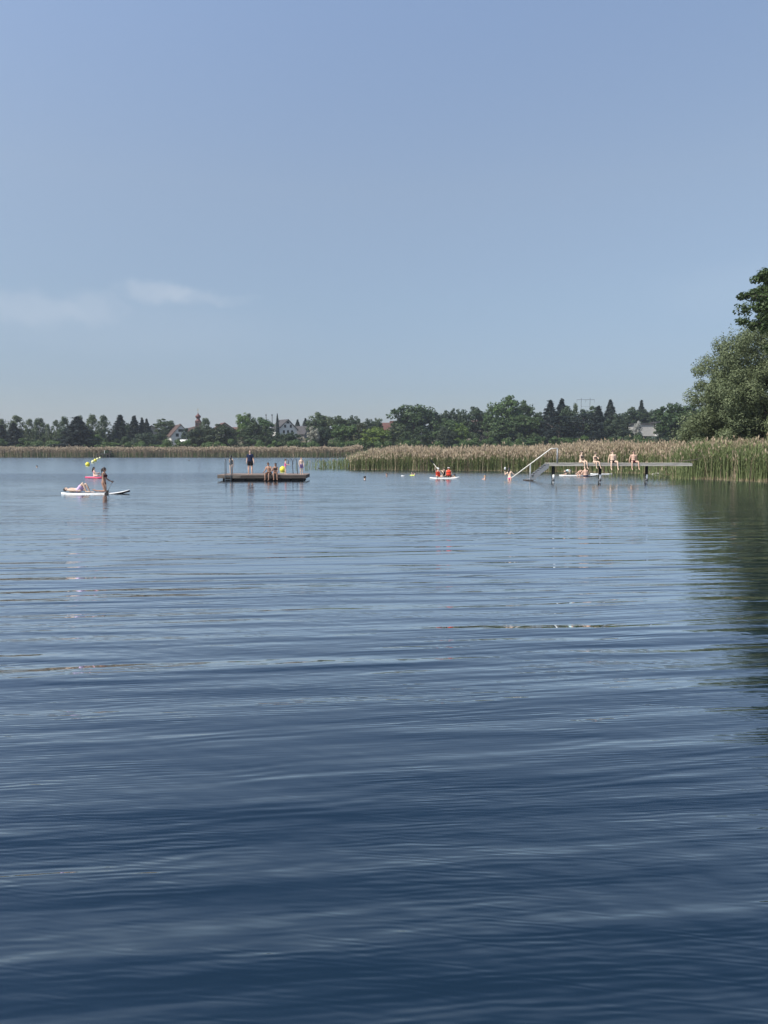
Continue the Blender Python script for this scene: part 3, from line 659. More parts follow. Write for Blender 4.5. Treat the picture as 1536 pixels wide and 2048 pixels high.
# ------------------------------------------------------------------ near trees on the right bank
def near_willow():
    rg = np.random.default_rng(77); ctr = np.array([36.7, 64.5, 0]); m = 620
    d = sph(m, rg); d[:, 2] = np.abs(d[:, 2]); r = rg.uniform(.55, .95, m)[:, None]
    lob = sph(9, rg); w = .88 + .2 * np.max(np.clip(d @ lob.T, 0, 1) ** 5, axis=1)[:, None]
    cc = d * r * w * np.array([10.4, 8.5, 12.4]) + np.array([0, 0, 1.6]); cr = rg.uniform(.55, 1.15, m)
    c, n_ = clumps_to_leaves(cc, cr * 1.1, 480, rg, .9, .3)
    # upright twigs of leaves at the outline
    tp = cc[rg.integers(0, m, 200)]; k = 40; t = np.tile(np.linspace(0, 1, k), len(tp)); dirs = sph(len(tp), rg) * .5 + np.array([0, 0, .8]) + tp / np.linalg.norm(tp, axis=1, keepdims=True)
    tw = np.repeat(tp, k, 0) + np.repeat(dirs, k, 0) * (t * 1.1)[:, None] + rg.normal(size=(len(t), 3)) * .09
    c = np.concatenate([c, tw]); n_ = np.concatenate([n_, rg.normal(size=tw.shape)])
    e = empty('willow_tree', (ctr[0], ctr[1], .3), 0, 'great silvery willow bush rising over the reeds at the right edge', 'tree')
    v, f = leafquads(c, n_, .22, .085, rg); o = link('crown', npmesh('near_willow_crown', v, f), M['silver'], e); o.color = (1.08, 1.08, 1.02, 1)
    s = S(); r2 = random.Random(3)
    for i in range(9):
        a = i * .7 + r2.uniform(-.2, .2); b = Vector((math.cos(a) * .4, math.sin(a) * .4, -.5)); q = cc[i * 40 + 5]; e_ = Vector(q); mid = b.lerp(e_, .5) + Vector((0, 0, 1.2))
        s.tube([b, b.lerp(mid, .5) + Vector((r2.uniform(-.2, .2), 0, .4)), mid, e_], [.26, .2, .13, .04], 7)
        for j in range(5):
            q2 = Vector(cc[(i * 53 + j * 11) % m]); s.tube([mid, mid.lerp(q2, .6) + Vector((0, 0, .5)), q2], [.09, .06, .02], 5)
    s.build('trunk', M['bark'], e, True)
near_willow()
def near_maple():
    rg = np.random.default_rng(31); e = empty('maple_tree', (31.9, 50.5, .3), 0, 'tall maple leaning in over the willow at the upper right edge', 'tree')
    s = S(); r2 = random.Random(9); tips = []
    tr = [Vector((0, 0, -.8)), Vector((.1, 0, 3)), Vector((0, .1, 6)), Vector((-.2, 0, 9)), Vector((-.1, .1, 12)), Vector((0, 0, 15.5))]
    s.tube(tr, [.42, .34, .3, .24, .16, .05], 9)
    cl = []; rad = []
    for i in range(46):
        z0 = 7.4 + i * .20; a = i * 2.4 + r2.uniform(-.3, .3); zz = 8.6 + i * .22
        ln = 6.2 * math.sin(math.pi * min(.97, max(.2, (i + 9) / 58))) ** .7 * r2.uniform(.75, 1.08)
        f = min(z0, 15) / 15.5 * 5; k = min(4, int(f)); b = tr[k].lerp(tr[k + 1], f - k)
        t_ = Vector((math.cos(a) * ln, math.sin(a) * ln, max(z0 + .8, z0 + 1.6 + r2.uniform(-.6, .8)))); mid = b.lerp(t_, .5) + Vector((0, 0, .5))
        s.tube([b, mid, t_], [.11, .07, .02], 6)
        for j in range(15):
            u = r2.uniform(.35, 1.0); p = b.lerp(t_, u) + Vector((r2.uniform(-.7, .7), r2.uniform(-.7, .7), r2.uniform(-.35, .55))); cl.append(p); rad.append(r2.uniform(.35, .75))
            if j < 4: s.tube([b.lerp(t_, u * .85), p], [.03, .012], 4, cap=False)
    c, n_ = clumps_to_leaves(np.array([list(p) for p in cl]), np.array(rad) * 1.25, 210, rg, .6, .1)
    v, f = leafquads(c, n_ + np.array([0, 0, .5]), .20, .18, rg); o = link('crown', npmesh('near_maple_crown', v, f), M['maple'], e); o.color = (.85, .9, .9, 1)
    s.build('trunk', M['bark'], e, True)
near_maple()

# ------------------------------------------------------------------ buildings on the slope
def house(name, label, px, ybase, Yd, w, dpt, eave, ridge, rot, wallm, roofm, wins=(), chimney=None, hip=0.0, cat='house', sink=4.0):
    p = D(px, ybase, Yd); e = empty(name, (p.x, Yd, p.z - sink), R(rot), label, cat)
    z0 = -1.0; ev = eave + sink; rd = ridge + sink; hw, hd = w / 2, dpt / 2
    s = S()      # gable wall faces -Y (local); ridge runs along Y
    s.add([(-hw, -hd, z0), (hw, -hd, z0), (hw, -hd, ev), (0, -hd, rd if not hip else ev), (-hw, -hd, ev), (-hw, hd, z0), (hw, hd, z0), (hw, hd, ev), (0, hd, rd if not hip else ev), (-hw, hd, ev)],
          [(0, 1, 2, 3, 4), (9, 8, 7, 6, 5), (1, 6, 7, 2), (5, 0, 4, 9)])
    s.build('wall', wallm, e)
    t = S(); o = .55; th = .22
    sl = (rd - ev) / hw; xo = hw + o; zo = ev - o * sl; y0, y1 = -hd - o, hd + o; h2 = hip * hd
    for sg in (-1, 1):
        v = [(0, y0 + h2, rd + .05), (0, y1 - h2, rd + .05), (sg * xo, y1, zo + .05), (sg * xo, y0, zo + .05)]
        v2 = [(a, b, c + th) for a, b, c in v]; t.add(v + v2, [(0, 1, 2, 3), (7, 6, 5, 4), (0, 4, 5, 1), (1, 5, 6, 2), (2, 6, 7, 3), (3, 7, 4, 0)])
    if hip:
        for yy, yr in ((y0, y0 + h2), (y1, y1 - h2)): t.add([(-xo, yy, zo + .06), (xo, yy, zo + .06), (0, yr, rd + .06), (-xo, yy, zo + th), (xo, yy, zo + th), (0, yr, rd + th + .03)], [(0, 1, 2), (5, 4, 3), (0, 3, 4, 1)])
    rf = t.build('roof', roofm, e)
    if chimney:
        cx, cy, ch = chimney; S().box((cx - .35, cy - .35, rd - 1.6), (cx + .35, cy + .35, rd + ch)).build('chimney', M['cream'], rf)
    for (x, z, ww, hh) in wins:
        f = S().box((x - ww / 2 - .1, -hd - .06, z + sink - .1), (x + ww / 2 + .1, -hd + .02, z + sink + hh + .1)).build('window', M['frame'], e)
        S().box((x - ww / 2, -hd - .09, z + sink), (x + ww / 2, -hd - .055, z + sink + hh)).build('pane', M['window'], f)
    return e
# left gable house: ridge runs to the left of the gable
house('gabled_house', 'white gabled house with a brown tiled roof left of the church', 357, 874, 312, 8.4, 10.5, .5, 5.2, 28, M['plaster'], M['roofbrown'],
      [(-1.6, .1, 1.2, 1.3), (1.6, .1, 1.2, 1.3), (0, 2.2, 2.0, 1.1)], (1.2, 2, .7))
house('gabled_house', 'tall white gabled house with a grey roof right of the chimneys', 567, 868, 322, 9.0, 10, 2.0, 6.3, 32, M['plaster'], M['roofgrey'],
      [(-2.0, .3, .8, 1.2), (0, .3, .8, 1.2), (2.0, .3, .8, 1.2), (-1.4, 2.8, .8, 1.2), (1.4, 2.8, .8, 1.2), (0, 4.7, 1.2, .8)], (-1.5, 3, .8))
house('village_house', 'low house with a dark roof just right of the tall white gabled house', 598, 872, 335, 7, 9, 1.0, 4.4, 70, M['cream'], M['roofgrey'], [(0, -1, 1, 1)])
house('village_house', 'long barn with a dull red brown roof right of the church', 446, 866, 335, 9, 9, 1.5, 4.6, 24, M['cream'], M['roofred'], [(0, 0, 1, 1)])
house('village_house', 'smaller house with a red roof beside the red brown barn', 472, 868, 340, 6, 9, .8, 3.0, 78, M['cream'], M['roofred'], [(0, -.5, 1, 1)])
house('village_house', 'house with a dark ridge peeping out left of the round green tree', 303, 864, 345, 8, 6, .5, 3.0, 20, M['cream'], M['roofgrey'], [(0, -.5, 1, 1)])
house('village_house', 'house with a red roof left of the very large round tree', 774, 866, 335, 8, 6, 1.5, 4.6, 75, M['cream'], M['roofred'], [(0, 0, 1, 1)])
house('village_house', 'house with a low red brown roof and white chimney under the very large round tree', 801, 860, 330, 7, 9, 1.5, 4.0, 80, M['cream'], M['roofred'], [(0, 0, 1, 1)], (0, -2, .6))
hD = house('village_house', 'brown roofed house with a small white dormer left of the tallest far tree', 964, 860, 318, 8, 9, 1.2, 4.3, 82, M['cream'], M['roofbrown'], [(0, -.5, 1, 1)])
# its white dormer looks out at the lake
s = S().add([(-4.6, .2, 5.4), (-4.6, 2.0, 5.4), (-4.6, 2.0, 6.4), (-4.6, 1.1, 7.4), (-4.6, .2, 6.4), (-1.0, .2, 5.4), (-1.0, 2.0, 5.4), (-1.0, 2.0, 6.4), (-1.0, 1.1, 7.4), (-1.0, .2, 6.4)], [(0, 1, 2, 3, 4), (9, 8, 7, 6, 5), (0, 5, 6, 1), (1, 6, 7, 2), (2, 7, 8, 3), (3, 8, 9, 4), (4, 9, 5, 0)]); hD_d = s.build('dormer', M['plaster'], hD)
S().box((-4.66, .75, 5.6), (-4.62, 1.45, 6.5)).build('window', M['window'], hD_d)
house('village_house', 'house with a hipped grey roof between the tallest far tree and the conifers', 1063, 862, 305, 11, 10, 1.4, 3.9, 90, M['cream'], M['roofgrey'], [(0, -.5, 1, 1)], hip=.6)
def flat_house():
    p = D(1296, 858, 300); e = empty('flat_roofed_house', (p.x, 300, p.z - 3), R(-4), 'white flat roofed modern house by the silvery willow', 'house')
    S().box((-6.3, 0, 0), (2.8, 7, 5.0)).build('wall', mat('grey plaster', (.42, .41, .38), .9, (.36, .35, .33), 1), e); S().box((-7.0, -.5, 5.0), (3.2, 7.3, 5.4)).build('roof', M['roofgrey'], e)
    S().box((2.9, -1.0, 0), (4.2, 6, 5.6)).build('wing', M['plaster'], e); S().box((2.6, -1.9, 5.65), (8.5, 6.3, 6.0)).build('roof', M['roofgrey'], e)
    for x in (-5.4, -3.9): f = S().box((x - .6, -.05, 2.8), (x + .6, .02, 4.6)).build('window', M['frame'], e); S().box((x - .5, -.09, 2.9), (x + .5, -.055, 4.5)).build('pane', M['window'], f)
flat_house()
p = D(372, 879, 300); s = S()
for i in range(12): s.tube([(i * .48 - 2.6, 0, 0), (i * .48 - 2.6, 1.5, 1.0), (i * .48 - 2.6, 3, 0)], .25, 6)
g_ = empty('greenhouse', (p.x + 1.5, 296, p.z - 1.9), 0, 'low pale plastic greenhouse roof between the gable house and the church', 'greenhouse')
S().loft([((x_, 0, 1.0), Vector((0, 1.4, 0)), Vector((0, 0, .8))) for x_ in (-2.6, 2.6)], 16).build('cover', M['whitecloth'], g_, True); S().box((-2.85, -1.45, -1.4), (2.85, 1.45, .9)).build('base', M['wood'], g_)
def church():
    p = D(397, 868, 330); e = empty('church', (p.x, 330, p.z - 3), R(8), 'village church tower with a red onion dome and cross', 'church'); u = 330 / 1400
    top = (868 - 843) * u + 3
    S().box((-1.25, -1.25, -2), (1.25, 1.25, top)).build('tower', mat('reddish tower render', (.13, .075, .06), .9, (.10, .058, .048), 1), e)
    u2 = .78
    prof = [(1.75, 0), (1.75, .25), (1.15, .6), (.95, 1.2), (.98, 1.5), (1.5, 1.8), (1.65, 2.25), (1.35, 2.7), (.75, 3.05), (.3, 3.5), (.08, 4.2)]
    s = S().loft([((0, 0, top + z), Vector((r * u2, 0, 0)), Vector((0, r * u2, 0))) for r, z in prof], 16); dm = s.build('onion_dome', M['copper'], e, True)
    S().box((-.06, -.06, top + 4.1), (.06, .06, top + 6.0)).box((-.42, -.05, top + 5.2), (.42, .05, top + 5.32)).build('cross', M['gold'], dm)
    for x in (-.5, .5):
        S().box((x - .25, -1.31, top - 1.9), (x + .25, -1.24, top - .7)).build('window', M['window'], e)
    t = S(); t.add([(-9, -2.5, 0), (-1.6, -2.5, 0), (-1.6, 3.5, 0), (-9, 3.5, 0), (-9, -2.5, 3.6), (-1.6, -2.5, 3.6), (-1.6, 3.5, 3.6), (-9, 3.5, 3.6)], [(3, 2, 1, 0), (0, 1, 5, 4), (1, 2, 6, 5), (2, 3, 7, 6), (3, 0, 4, 7), (4, 5, 6, 7)]); t.build('nave', M['cream'], e)
    t = S(); t.add([(-9.4, -2.9, 3.5), (-1.7, -2.9, 3.5), (-1.7, 3.9, 3.5), (-9.4, 3.9, 3.5), (-7.5, .5, 5.0), (-1.7, .5, 6.6)], [(0, 1, 5, 4), (1, 2, 5), (2, 3, 4, 5), (3, 0, 4), (3, 2, 1, 0)]); t.build('roof', M['roofbrown'], e)
church()
def chimney(px, ytop, Yd, label):
    p = D(px, ytop, Yd); e = empty('factory_chimney', (p.x, Yd, 4), 0, label, 'chimney', 'factory chimneys'); h = p.z - 4
    S().tube([(0, 0, 0), (0, 0, h)], [.32, .24], 12).build('shaft', M['polymetal'], e, True); S().tube([(0, 0, h - .5), (0, 0, h + .05)], .33, 12).build('rim', M['roofgrey'], e)
chimney(532, 829, 360, 'shorter looking thin chimney at the edge of the leafy green dome'); chimney(544, 829, 355, 'thin dark chimney left of the slender cypress')
def pylon(px, ytop, Yd, hw, bar, label):
    p = D(px, ytop, Yd); e = empty('power_pylon', (p.x, Yd, 6), 0, label, 'power pylon', 'power pylons'); h = p.z - 6
    for x in (-hw, hw): S().tube([(x, 0, 0), (x, 0, h)], .12, 6).build('mast', M['polymetal'], e)
    S().box((-bar, -.1, h - 1.1), (bar, .1, h - .9)).build('crossarm', M['polymetal'], e)
    for x in (-bar + .1, 0, bar - .1): S().tube([(x, 0, h - 1.1), (x, 0, h - 2.6)], .06, 6).build('insulator', M['polymetal'], e)
    for z in (-5, -9): S().box((-hw, -.04, h + z), (hw, .04, h + z + .08)).build('brace', M['polymetal'], e)
pylon(1171.5, 796, 420, 2.6, 5.3, 'power pylon with a wide crossarm above the right hand conifers')
pylon(16, 839, 400, 1.5, 3.2, 'power pylon between two birches at the left edge')

# ------------------------------------------------------------------ far jetty, buoys
e = empty('far_jetty', (lerpx(208, 241), 241, 0), R(3), 'small dark wooden jetty in front of the far reeds', 'jetty'); u = 244 / 1400
S().box((-13 * u, 0, .85), (13 * u, 1.8, 1.15)).build('deck', M['wood_dark'], e)
for x in (-2.1, -1.1, 0, 1.1, 2.1): S().tube([(x, .15, -1.5), (x, .15, .9)], .2, 8).build('post', M['wood_dark'], e)
S().tube([(2.2, .9, 1.2), (2.2, .9, 2.2)], .12, 8).build('post', M['wood_dark'], e); S().box((1.85, .7, 1.7), (2.6, 1.1, 2.2)).build('locker', M['wood_dark'], e)
S().tube([(.2, .9, 1.15), (.2, .9, 2.3)], .07, 8).build('railing_post', M['white'], e)
def buoy(px, py, dia_px, m, label, group):
    p = W(px, py + dia_px * .5 - .6); r = dia_px / 2 / FPX * p.y; e = empty('buoy', (p.x, p.y, 0), random.uniform(0, 6), label, 'buoy', group)
    S().ball((0, 0, r * .72), r, n=24, m=16).build('float', m, e, True)
    S().tube([(0, 0, r * 1.66), (0, 0, r * 1.80)], r * .16, 10).build('plug', m, e); S().tube([(0, 0, -r * .9), (0, 0, -r * .2)], r * .14, 8).build('mooring_eye', M['darksteel'], e)
bg_ = 'line of marker buoys'
buoy(175.5, 928, 8.6, M['yellow'], 'largest and nearest yellow buoy at the left end of the row', bg_)
buoy(186, 923.4, 6.4, M['paleyellow'], 'second buoy of the row, pale and low', bg_)
buoy(190.5, 920.4, 6.0, M['yellow'], 'third buoy of the row, yellow, close behind the second', bg_)
buoy(195, 917.8, 4.4, M['paleyellow'], 'fourth buoy of the row, small and pale', bg_)
buoy(200, 915.8, 3.8, M['paleyellow'], 'farthest tiny pale buoy of the row, before the far jetty', bg_)
buoy(565.5, 937.6, 12.4, M['yellow'], 'big yellow ball shaped buoy beside the girl in pink on the raft', bg_)

# ------------------------------------------------------------------ people
def person(label, loc, yaw, H, pose, skin='skin', hair=('short', 'hair_brown'), clothes=(), group=None, sex='m', extra=(), noname=None):
    """pose in the person's frame: x right, y forward, z up. loc = where the frame's origin stands"""
    s = H / 1.75; V3 = Vector; g = lambda k, d: V3(pose.get(k, d)).normalized()
    e = empty('person', loc, R(yaw), label, 'person', group)
    T = g('T', (0, 0, 1)); Nn = g('N', tuple(T * .8 + V3((0, 0, .25)))); face = g('F', (0, 1, 0))
    thigh, shank, ank = .43 * s, .42 * s, .075 * s; torso = .515 * s; ua, fa = .29 * s, .255 * s
    sw = (.180 if sex == 'm' else .155) * s; hwid = (.085 if sex == 'm' else .09) * s
    tl, sl_ = g('LL', (-.03, 0, -1)), g('SL', (0, 0, -1)); tr, sr = g('LR', (.03, 0, -1)), g('SR', (0, 0, -1))
    if 'P' in pose: P0 = V3(pose['P'])
    else: P0 = V3((0, 0, -min(tl.z * thigh + sl_.z * shank, tr.z * thigh + sr.z * shank) + ank))
    side = V3((1, 0, 0)); tw = pose.get('tw', 0); side = Matrix.Rotation(R(tw), 3, T) @ (side - T * side.dot(T)).normalized(); front = T.cross(side).normalized()
    hipside = V3((1, 0, 0)); 
    neck = P0 + T * torso; headc = neck + Nn * (.150 * s ** .75 + .01)
    hs = s ** .45
    face = (face - Nn * face.dot(Nn)).normalized(); hside = face.cross(Nn).normalized()
    HB = (hside, face, Nn)
    sh = {-1: P0 + T * torso * .875 - side * sw, 1: P0 + T * torso * .875 + side * sw}
    hp = {-1: P0 - hipside * hwid, 1: P0 + hipside * hwid}
    A = {-1: (g('AL', (-.15, 0, -1)), g('BL', (-.05, .15, -1))), 1: (g('AR', (.15, 0, -1)), g('BR', (.05, .15, -1)))}
    Lg = {-1: (tl, sl_), 1: (tr, sr)}
    J = {}
    for q in (-1, 1):
        J['sh', q] = sh[q]; J['el', q] = sh[q] + A[q][0] * ua; J['wr', q] = J['el', q] + A[q][1] * fa
        J['hp', q] = hp[q]; J['kn', q] = hp[q] + Lg[q][0] * thigh; J['an', q] = J['kn', q] + Lg[q][1] * shank
    k = 1.0 if sex == 'm' else .92; kk = s * k * pose.get('fat', 1)
    PR = [(-.17, .10, .075), (-.06, .150, .105), (.05, .162, .112), (.22, .148, .104), (.36, .138 if sex == 'm' else .118, .098), (.55, .150, .106), (.74, .168, .114), (.88, .158, .100), (.97, .10, .075), (1.04, .058, .055)]
    def sec(t, inf=0.0, kx=1.0):
        a = np.interp(t, [p_[0] for p_ in PR], [p_[1] for p_ in PR]); b = np.interp(t, [p_[0] for p_ in PR], [p_[2] for p_ in PR])
        return (P0 + T * torso * t, side * (a * kk * kx + inf), front * (b * kk + inf))
    b = S(); b.loft([sec(p_[0]) for p_ in PR]); 
    if sex == 'f':
        for q in (-1, 1): b.ball(P0 + T * torso * .70 + side * q * .07 * s + front * .085 * s, .052 * s)
    b.cone(neck - T * .03 * s, .060 * s * k, headc - Nn * .05 * s, .05 * s * k)
    b.ball(headc + face * .0, (.073 * hs, .092 * hs, .112 * hs), HB, 16, 12); b.ball(headc + face * .03 * hs - Nn * .06 * hs, (.052 * hs, .058 * hs, .055 * hs), HB)
    b.tube([headc + face * .085 * hs + Nn * .01 * hs, headc + face * .113 * hs - Nn * .022 * hs, headc + face * .09 * hs - Nn * .03 * hs], [.008 * hs, .015 * hs, .012 * hs], 6)
    for q in (-1, 1): b.ball(headc + hside * q * .076 * hs - face * .005 - Nn * .01 * hs, (.012, .022 * hs, .03 * hs), HB, 8, 6)
    for q in (-1, 1):
        sh_, el, wr, hp_, kn, an = (J[a, q] for a in ('sh', 'el', 'wr', 'hp', 'kn', 'an'))
        b.cone(neck - T * .035 * s, .050 * kk, sh_ - side * q * .02 * s, .052 * kk); b.cone(sh_ - side * q * .07 * s - T * .05 * s, .085 * kk, sh_, .060 * kk); b.cone(sh_, .055 * kk, el, .038 * kk)
        m1 = el.lerp(wr, .3); b.cone(el, .037 * kk, m1, .041 * kk); b.cone(m1, .041 * kk, wr, .025 * kk)
        b.cone(hp_ - T * .02, .098 * kk, hp_.lerp(kn, .4), .080 * kk); b.cone(hp_.lerp(kn, .4), .080 * kk, kn, .053 * kk)
        m2 = kn.lerp(an, .33); back = (kn - an).cross(hipside).normalized() * .012 * s
        b.cone(kn, .052 * kk, m2 + back, .056 * kk); b.cone(m2 + back, .056 * kk, an, .033 * kk)
        ft = V3(pose.get('FL' if q < 0 else 'FR', (0, 1, -.12))).normalized()
        heel = an - Lg[q][1] * -.035 * s - ft * .035 * s; ball_ = heel + ft * .17 * s; b.cone(heel, .034 * s, ball_, .030 * s, 8); b.cone(ball_, .030 * s, ball_ + ft * .055 * s, .020 * s, 8)
        hd = A[q][1]; pn = V3(pose.get('pn', (-q, 0, 0))); pn = (pn - hd * pn.dot(hd)); pn = pn.normalized() if pn.length > .1 else hd.orthogonal().normalized(); lat = hd.cross(pn).normalized()
        b.ball(wr + hd * .045 * s, (.038 * s, .017 * s, .055 * s), (lat, pn, hd), 10, 8)
        J['hand', q] = wr + hd * .09 * s + pn * .02 * s; J['hb', q] = (hd, pn, lat, wr)
    me = remeshed(b, .0095 if s > .8 else .008, 3); nb = len(me.polygons)
    t = S()
    for q in (-1, 1):
        hd, pn, lat, wr = J['hb', q]; wrp = wr + hd * .085 * s; cu = pose.get('curl', .5)
        for i, ln in enumerate((.062, .072, .067, .052)):
            o_ = wrp + lat * (i - 1.5) * .020 * s * (1 if lat.y >= 0 else -1); d1 = (hd + pn * cu * .5).normalized(); d2 = (hd + pn * cu * 1.6).normalized()
            t.tube([o_, o_ + d1 * ln * .5 * s, o_ + d1 * ln * .5 * s + d2 * ln * .5 * s], [.0095 * s, .0085 * s, .006 * s], 6)
        o_ = wr + hd * .03 * s + lat * (1 if lat.y >= 0 else -1) * .034 * s; d1 = (hd * .8 + lat * (1 if lat.y >= 0 else -1) * .6 + pn * .3).normalized(); t.tube([o_, o_ + d1 * .035 * s, o_ + (d1 * .035 + hd * .03) * s], [.012 * s, .010 * s, .007 * s], 6)
        t.ball(headc + hside * q * .032 * hs + face * .082 * hs + Nn * .012 * hs, .011 * hs, mi=1, n=8, m=6)
        t.tube([headc + hside * q * .018 * hs + face * .090 * hs + Nn * .032 * hs, headc + hside * q * .048 * hs + face * .078 * hs + Nn * .032 * hs], .005 * hs, 5, mi=1)
    t.tube([headc + hside * .022 * hs + face * .088 * hs - Nn * .055 * hs, headc + face * .094 * hs - Nn * .057 * hs, headc - hside * .022 * hs + face * .088 * hs - Nn * .055 * hs], .006 * hs, 5, mi=2)
    append_shape(me, t)
    body = link('body', me, [M[skin], M['hair_black'], M['skinrosy']], e, True)
    hk, hm = hair
    if hk and hk != 'bald':
        h = S(); h.ball(headc - face * .016 * hs + Nn * .026 * hs, (.087 * hs, .102 * hs, .102 * hs), HB, 16, 12)
        if hk in ('long', 'tail', 'bob'): h.ball(headc - face * .035 * hs - Nn * .03 * hs, (.08 * hs, .07 * hs, .09 * hs), HB)
        if hk == 'long':
            p1 = headc - face * .05 * hs - Nn * .08; h.cone(headc - face * .04 * hs, .075 * hs, p1 + V3((0, 0, -.05)) * s - front * .05 * s, .07 * hs); h.cone(p1 + V3((0, 0, -.05)) * s - front * .05 * s, .068 * hs, p1 + V3((0, 0, -.24)) * s - front * .07 * s, .045 * hs)
        if hk == 'tail': p1 = headc - face * .105 * hs + Nn * .03 * hs; h.cone(p1, .03 * hs, p1 - face * .04 + V3((0, 0, -.06)), .035 * hs); h.cone(p1 - face * .04 + V3((0, 0, -.06)), .034 * hs, p1 - face * .03 + V3((0, 0, -.24)) * s, .012)
        if hk == 'bun': h.ball(headc - face * .09 * hs + Nn * .07 * hs, .042 * hs)
        me = remeshed(h, .009, 2); bm = bmesh.new(); bm.from_mesh(me)   # leave the face free
        dl = [v for v in bm.verts if (v.co - headc).dot(face) > .060 * hs and (v.co - headc).dot(Nn) < .046 * hs]; bmesh.ops.delete(bm, geom=dl, context='VERTS'); bm.to_mesh(me); bm.free()
        link('hair', me, M[hm], e, True)
    def clothing(name, shp, m_, vox=.010, sm=2, par=e):
        return link(name, remeshed(shp, vox, sm), M[m_], par, True)
    for cname, cm_ in clothes:
        c = S()
        if cname in ('trunks', 'shorts'):
            c.loft([sec(t_, .014) for t_ in (-.17, -.06, .05, .20)]); ext = .45 if cname == 'trunks' else .68
            if pose.get('brief'): ext = .18
            for q in (-1, 1): c.tube([J['hp', q], J['hp', q].lerp(J['kn', q], ext)], [.113 * kk, (.098 if ext > .5 else .102) * kk], 14)
        elif cname == 't_shirt':
            c.loft([sec(t_, .022) for t_ in (.0, .12, .22, .36, .55, .74, .88)] + [sec(.98, .012)])
            for q in (-1, 1): c.ball(J['sh', q] - side * q * .02, .078 * kk); c.cone(neck - T * .03, .060 * kk, J['sh', q], .070 * kk); c.tube([J['sh', q] - side * q * .05, J['sh', q].lerp(J['el', q], .62)], [.084 * kk, .070 * kk], 12)
        elif cname == 'bikini_top':
            c.loft([sec(t_, .010) for t_ in (.58, .70, .79)])
            for q in (-1, 1): c.ball(P0 + T * torso * .70 + side * q * .07 * s + front * .09 * s, .066 * s); c.tube([P0 + T * torso * .76 + side * q * .08 * s + front * .10 * s, P0 + T * torso * .98 + side * q * .05 * s + front * .03 * s], .010, 6)
        elif cname == 'bikini_bottom':
            c.loft([sec(t_, .010) for t_ in (-.20, -.08, .03)])
            for q in (-1, 1): c.tube([J['hp', q] - side * q * .02, J['hp', q].lerp(J['kn', q], .10)], [.106 * kk, .088 * kk], 12)
        elif cname == 'swimsuit':
            c.loft([sec(t_, .010) for t_ in (-.20, -.06, .05, .22, .36, .55, .74, .80)])
            for q in (-1, 1): c.tube([P0 + T * torso * .78 + side * q * .09 * s + front * .08 * s, P0 + T * torso * 1.0 + side * q * .07 * s, P0 + T * torso * .78 + side * q * .09 * s - front * .08 * s], .016, 6)
        elif cname == 'rash_vest':
            c.loft([sec(t_, .014) for t_ in (.05, .22, .36, .55, .74, .88)] + [sec(.98, .010)])
            for q in (-1, 1): c.tube([J['sh', q] - side * q * .04, J['sh', q].lerp(J['el', q], .8)], [.07 * kk, .055 * kk], 12)
        elif cname == 'life_vest':
            c.loft([sec(t_, .055, 1.0) for t_ in (.12, .2, .4, .6, .8, .92)], 18); c.cone(neck - side * .09 * s - front * .04 * s, .05 * s, neck + side * .09 * s - front * .04 * s, .05 * s)
            o_ = clothing('life_vest', c, cm_, .012, 2)
            st = S()
            for t_ in (.3, .62): a_ = sec(t_, .064); st.loft([(a_[0] - T * .014, a_[1], a_[2]), (a_[0] + T * .014, a_[1], a_[2])], 20)
            st.build('strap', M['blackcloth'], o_); continue
        elif cname == 'sun_hat' or cname == 'cap':
            c.ball(headc + Nn * .04 * hs - face * .008, (.088 * hs, .104 * hs, .088 * hs), HB, 16, 10)
            if cname == 'sun_hat': c.loft([(headc + Nn * .045 * hs, hside * .15 * hs, face * .165 * hs), (headc + Nn * .062 * hs, hside * .10 * hs, face * .115 * hs)], 20)
            else: c.loft([(headc + Nn * .045 * hs + face * .09, hside * .065 * hs, face * .08 * hs), (headc + Nn * .057 * hs + face * .09, hside * .065 * hs, face * .08 * hs)], 14)
            me = remeshed(c, .009, 1); bm = bmesh.new(); bm.from_mesh(me); bmesh.ops.delete(bm, geom=[v for v in bm.verts if (v.co - headc).dot(Nn) < .02 * hs], context='VERTS'); bm.to_mesh(me); bm.free(); link(cname, me, M[cm_], e, True); continue
        elif cname == 'sunglasses':
            for q in (-1, 1): c.ball(headc + hside * q * .034 * hs + face * .090 * hs + Nn * .012 * hs, (.030 * hs, .010, .022 * hs), HB, 10, 6); c.tube([headc + hside * q * .06 * hs + face * .082 * hs + Nn * .014, headc + hside * q * .082 * hs - face * .0 + Nn * .012], .004, 5)
            c.build('sunglasses', M[cm_], e, True); continue
        clothing(cname, c, cm_)
    M_ = Matrix.Translation(loc) @ Matrix.Rotation(R(yaw), 4, 'Z')
    return e, {k_: M_ @ v_ for k_, v_ in J.items() if isinstance(v_, Vector)}, M_ @ headc

